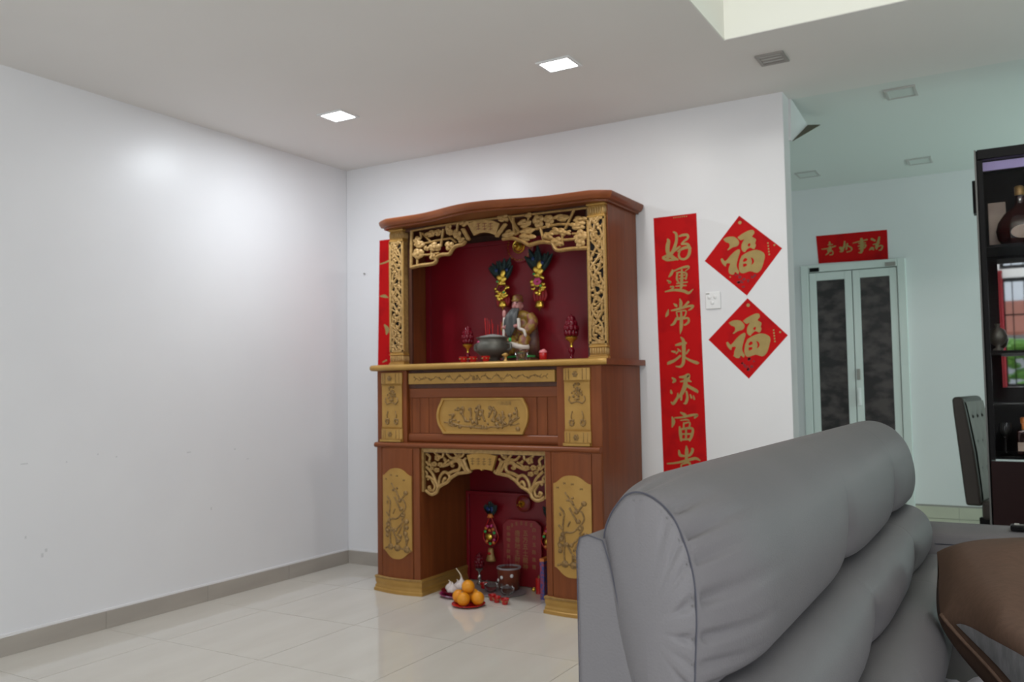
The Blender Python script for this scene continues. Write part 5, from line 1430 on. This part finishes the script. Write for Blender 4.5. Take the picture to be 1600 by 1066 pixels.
# things inside
x, y, z = 3.86, .36, 1.747
bt = thing('cognac_bottle', (x, y, z), 'wide dark cognac bottle with long neck on the top shelf of the cabinet', 'bottle')
MB().lathe([(.05, 0), (.075, .006), (.098, .045), (.105, .085), (.095, .125), (.068, .165), (.03, .195), (.019, .215), (.017, .262), (.019, .265)], (x, y, z), 28, squash=(1, .5)).build('body', M['cognac'], bt, smooth=True, auto=50)
MB().lathe([(.0195, .25), (.021, .256), (.021, .29), (.015, .295)], (x, y, z), 16).build('stopper', M['goldf'], bt, smooth=True, auto=50)
MB().lathe([(.012, 0), (.052, .001), (.052, .004), (.012, .005)], (x + .01, y - .0535, z + .07), 20, 'y', squash=(1, .6)).build('label', M['canvas'], bt)
for (a, b_, lb) in ((3.725, 3.80, 'beige printed gift box at the cabinet side behind the cognac bottle'), (3.885, 4.02, 'wide beige printed gift box behind the neck of the cognac bottle')):
    tag(MB().box((a, .42, 1.747), (b_, .50, 1.985)).build('gift_box', M['canvas'], org=((a + b_) / 2, .46, 1.747), bevel=.003), lb, 'box')
x, y, z = 3.835, .30, .772
b2 = thing('liquor_bottle', (x, y, z), 'small square liquor bottle with amber stopper on the lowest cabinet shelf', 'bottle')
MB().box((x - .032, y - .02, z), (x + .032, y + .02, z + .12)).build('body', M['cognac'], b2, bevel=.012, seg=3)
MB().lathe([(.010, .118), (.010, .145), (.015, .147), (.015, .172), (.010, .176)], (x, y, z), 14).build('stopper', M['amber'], b2, smooth=True, auto=50)
MB().box((x - .028, y - .0215, z + .02), (x + .028, y - .02, z + .06)).build('label', M['canvas'], b2)
for k, x in enumerate((3.76, 3.92)):
    t = thing('wine_glass', (x, .29, .772), ('stemmed glass on the lowest shelf between cabinet side and liquor bottle', 'stemmed glass on the lowest shelf past the liquor bottle')[k], 'glass')
    MB().lathe([(.028, 0), (.026, .002), (.004, .006), (.0035, .07), (.018, .085), (.030, .115), (.026, .15), (.0245, .15), (.028, .115), (.016, .088), (.001, .08)], (x, .29, .772), 18).build('bowl', M['glass'], t, smooth=True, auto=60)
t = thing('round_ornament', (3.745, .30, 1.257), 'small dark round ornament on the middle shelf of the cabinet', 'ornament')
MB().lathe([(.02, 0), (.022, .01), (.008, .02), (.03, .04), (.04, .07), (.03, .10), (.008, .115), (.012, .13)], (3.745, .30, 1.257), 18).build('body', M['bronze'], t, smooth=True)
# wall speaker beside the cabinet
wsp = tag(MB().box((3.664, .34, 1.93), (3.684, .42, 2.09)).build('small_speaker', M['black'], org=(3.668, .38, 1.95), bevel=.004), 'small black box fixed to the outer side of the display cabinet', 'speaker')
MB().box((3.667, .338, 1.95), (3.681, .34, 2.07)).build('grille', M['inner'], wsp)

ch = thing('dining_chair', (3.86, .93, 0), 'dark brown upholstered dining chair with tufted back behind the display cabinet', 'chair')
rot = Matrix.Rotation(-.16, 3, 'Z')


def cl_(x, y, z): p = rot @ Vector((x, y, 0)); return (3.86 + p.x, .93 + p.y, z)


rings = []
for z, xo, th in ((.47, -.235, .075), (.55, -.24, .08), (.75, -.258, .078), (.95, -.282, .066), (1.02, -.292, .058), (1.036, -.294, .04)):
    hw = .225 - (.01 if z > 1.0 else 0)
    rings.append([cl_(xo + dx_, dy_, z) for dx_, dy_ in ((-th / 2, -hw), (th / 2, -hw), (th / 2, 0), (th / 2, hw), (-th / 2, hw), (-th / 2, 0))])
bkc = MB().loft(rings).build('backrest', M['chair'], ch, smooth=True, auto=50, bevel=.012, seg=3)
fc = MB(); rings = []
for j in range(15):
    z = .50 + .51 * j / 14; xo = np.interp(z, (.47, .55, .75, .95, 1.02), (-.235, -.24, -.258, -.282, -.292)) + np.interp(z, (.47, .75, 1.02), (.041, .042, .031))
    row = []
    for i in range(15):
        yy = -.205 + .41 * i / 14
        dd_ = min((abs(yy - a) ** 2 + abs(z - c_) ** 2) ** .5 for a in (-.11, 0, .11) for c_ in (.66, .80, .93))
        row.append(cl_(xo + .005 - .016 * math.exp(-(dd_ / .022) ** 2), yy, z))
    rings.append(row)
fc.loft(rings, closed=False, caps=False).build('tufted_front', M['chairf'], bkc, smooth=True)
bt_ = MB()
for a in (-.11, 0, .11):
    for c_ in (.66, .80, .93):
        xo = np.interp(c_, (.47, .55, .75, .95, 1.02), (-.235, -.24, -.258, -.282, -.292)) + .034
        MB().ball(cl_(xo, a, c_), .009, 8, 6).build('button', M['chair'], bkc, smooth=True)
MB().loft([[cl_(-.20, -.225, z), cl_(.22, -.235, z), cl_(.22, .235, z), cl_(-.20, .225, z)] for z in (.40, .47, .50)]).build('seat', M['chair'], ch, bevel=.02, seg=3)
for x, y in ((-.19, -.19), (-.19, .19), (.19, -.2), (.19, .2)):
    MB().loft([[cl_(x + a * k, y + c_ * k, z) for a, c_ in ((-1, -1), (1, -1), (1, 1), (-1, 1))] for z, k in ((0, .016), (.41, .024))]).build('leg', M['black'], ch, bevel=.003)

# ------------------------------------------------------------------ front window (seen in the dark mirror of the cabinet) and the street beyond
def window(n, x0, x1, z0, z1, ax='y', pos=YF):
    t = MB(); f_ = .05
    P = (lambda a, z, d: (a, pos - .09 + d, z)) if ax == 'y' else (lambda a, z, d: (pos + .09 - d, a, z))
    def bx_(a0, a1, c0, c1, d0, d1):
        p, q_ = P(a0, c0, d0), P(a1, c1, d1)
        t.box(tuple(min(u, v) for u, v in zip(p, q_)), tuple(max(u, v) for u, v in zip(p, q_)))
    bx_(x0, x0 + f_, z0, z1, 0, .06); bx_(x1 - f_, x1, z0, z1, 0, .06); bx_(x0 + f_, x1 - f_, z0, z0 + f_, 0, .06); bx_(x0 + f_, x1 - f_, z1 - f_, z1, 0, .06)
    w_ = struct(t.build('window_%d' % n, M['black'], org=(0, 0, 0)))
    t = MB()
    k = int((x1 - x0) / .13)
    for i in range(1, k):
        a = x0 + (x1 - x0) * i / k
        t = MB(); bx_(a - .007, a + .007, z0 + f_, z1 - f_, .062, .076); t.build('bar', M['black'], w_)
    for c in (.33, .66):
        t = MB(); zz = z0 + (z1 - z0) * c; bx_(x0 + f_, x1 - f_, zz - .010, zz + .010, .062, .076); t.build('rail', M['black'], w_)
    return w_


window(4, .6, 2.9, .0, 2.2); window(1, WX0, WX1, 1.02, 2.5); window(2, WX0, WX1, 2.62, 3.05); window(5, WX0, WX1, 4.0, 5.0); window(3, .6, 2.1, .8, 2.4, 'x', XR); window(6, -7.6, -4.8, .5, 2.5, 'x', XR)  # first and last of these are unseen, added around the fill lamps
cu = MB(); P = []
for k in range(25): P.append((WX0 - .10 + .0055 * k, YF + .06 + .018 * math.sin(k * 1.3)))
tag(cu.prism(P + [(x, y + .006) for x, y in P[::-1]], 'z', .9, 2.6).build('curtain', M['curtain'], org=(WX0 - .06, YF + .06, .9), smooth=True), 'red curtain gathered at the side of the front window', 'curtain')
struct(MB().box((-6, -40, -.4), (16, YF - .15, -.2)).build('ground_outside', M['grey']))
hs_ = thing('neighbour_house', (5.5, -26, -.2), 'white house with red tiled porch roof seen through the front window', 'house')
MB().box((-2, -30, -.2), (13, -26, 9)).build('wall', M['facade'], hs_)
MB().prism([(-25.9, 3.6), (-23.2, 2.5), (-23.2, 2.4), (-25.9, 3.45)], 'x', -1, 12).build('porch_roof', M['roof'], hs_)
for k in range(5):
    wn = MB().box((-.5 + 2.6 * k, -26.06, 5.2), (1.1 + 2.6 * k, -25.98, 7.0)).build('window', mat('teal_pane', (.15, .42, .42), .2), hs_)
e = random.Random(9)
for k in range(4):
    hx = 2.2 + 2.2 * k
    hb_ = MB()
    for j in range(140):
        a = e.uniform(0, 2 * PI); r = e.uniform(0, 1) ** .5
        hb_.ball((hx + r * .95 * math.cos(a), -13 + r * .5 * math.sin(a), -.2 + e.uniform(.1, 2.0)), (e.uniform(.10, .2), e.uniform(.06, .14), e.uniform(.06, .12)), 6, 4)
    tag(hb_.build('garden_bush', M['leaf'], org=(hx, -13, -.2)), 'leafy green hedge bush outside the front window', 'bush', 'hedge outside the front window')
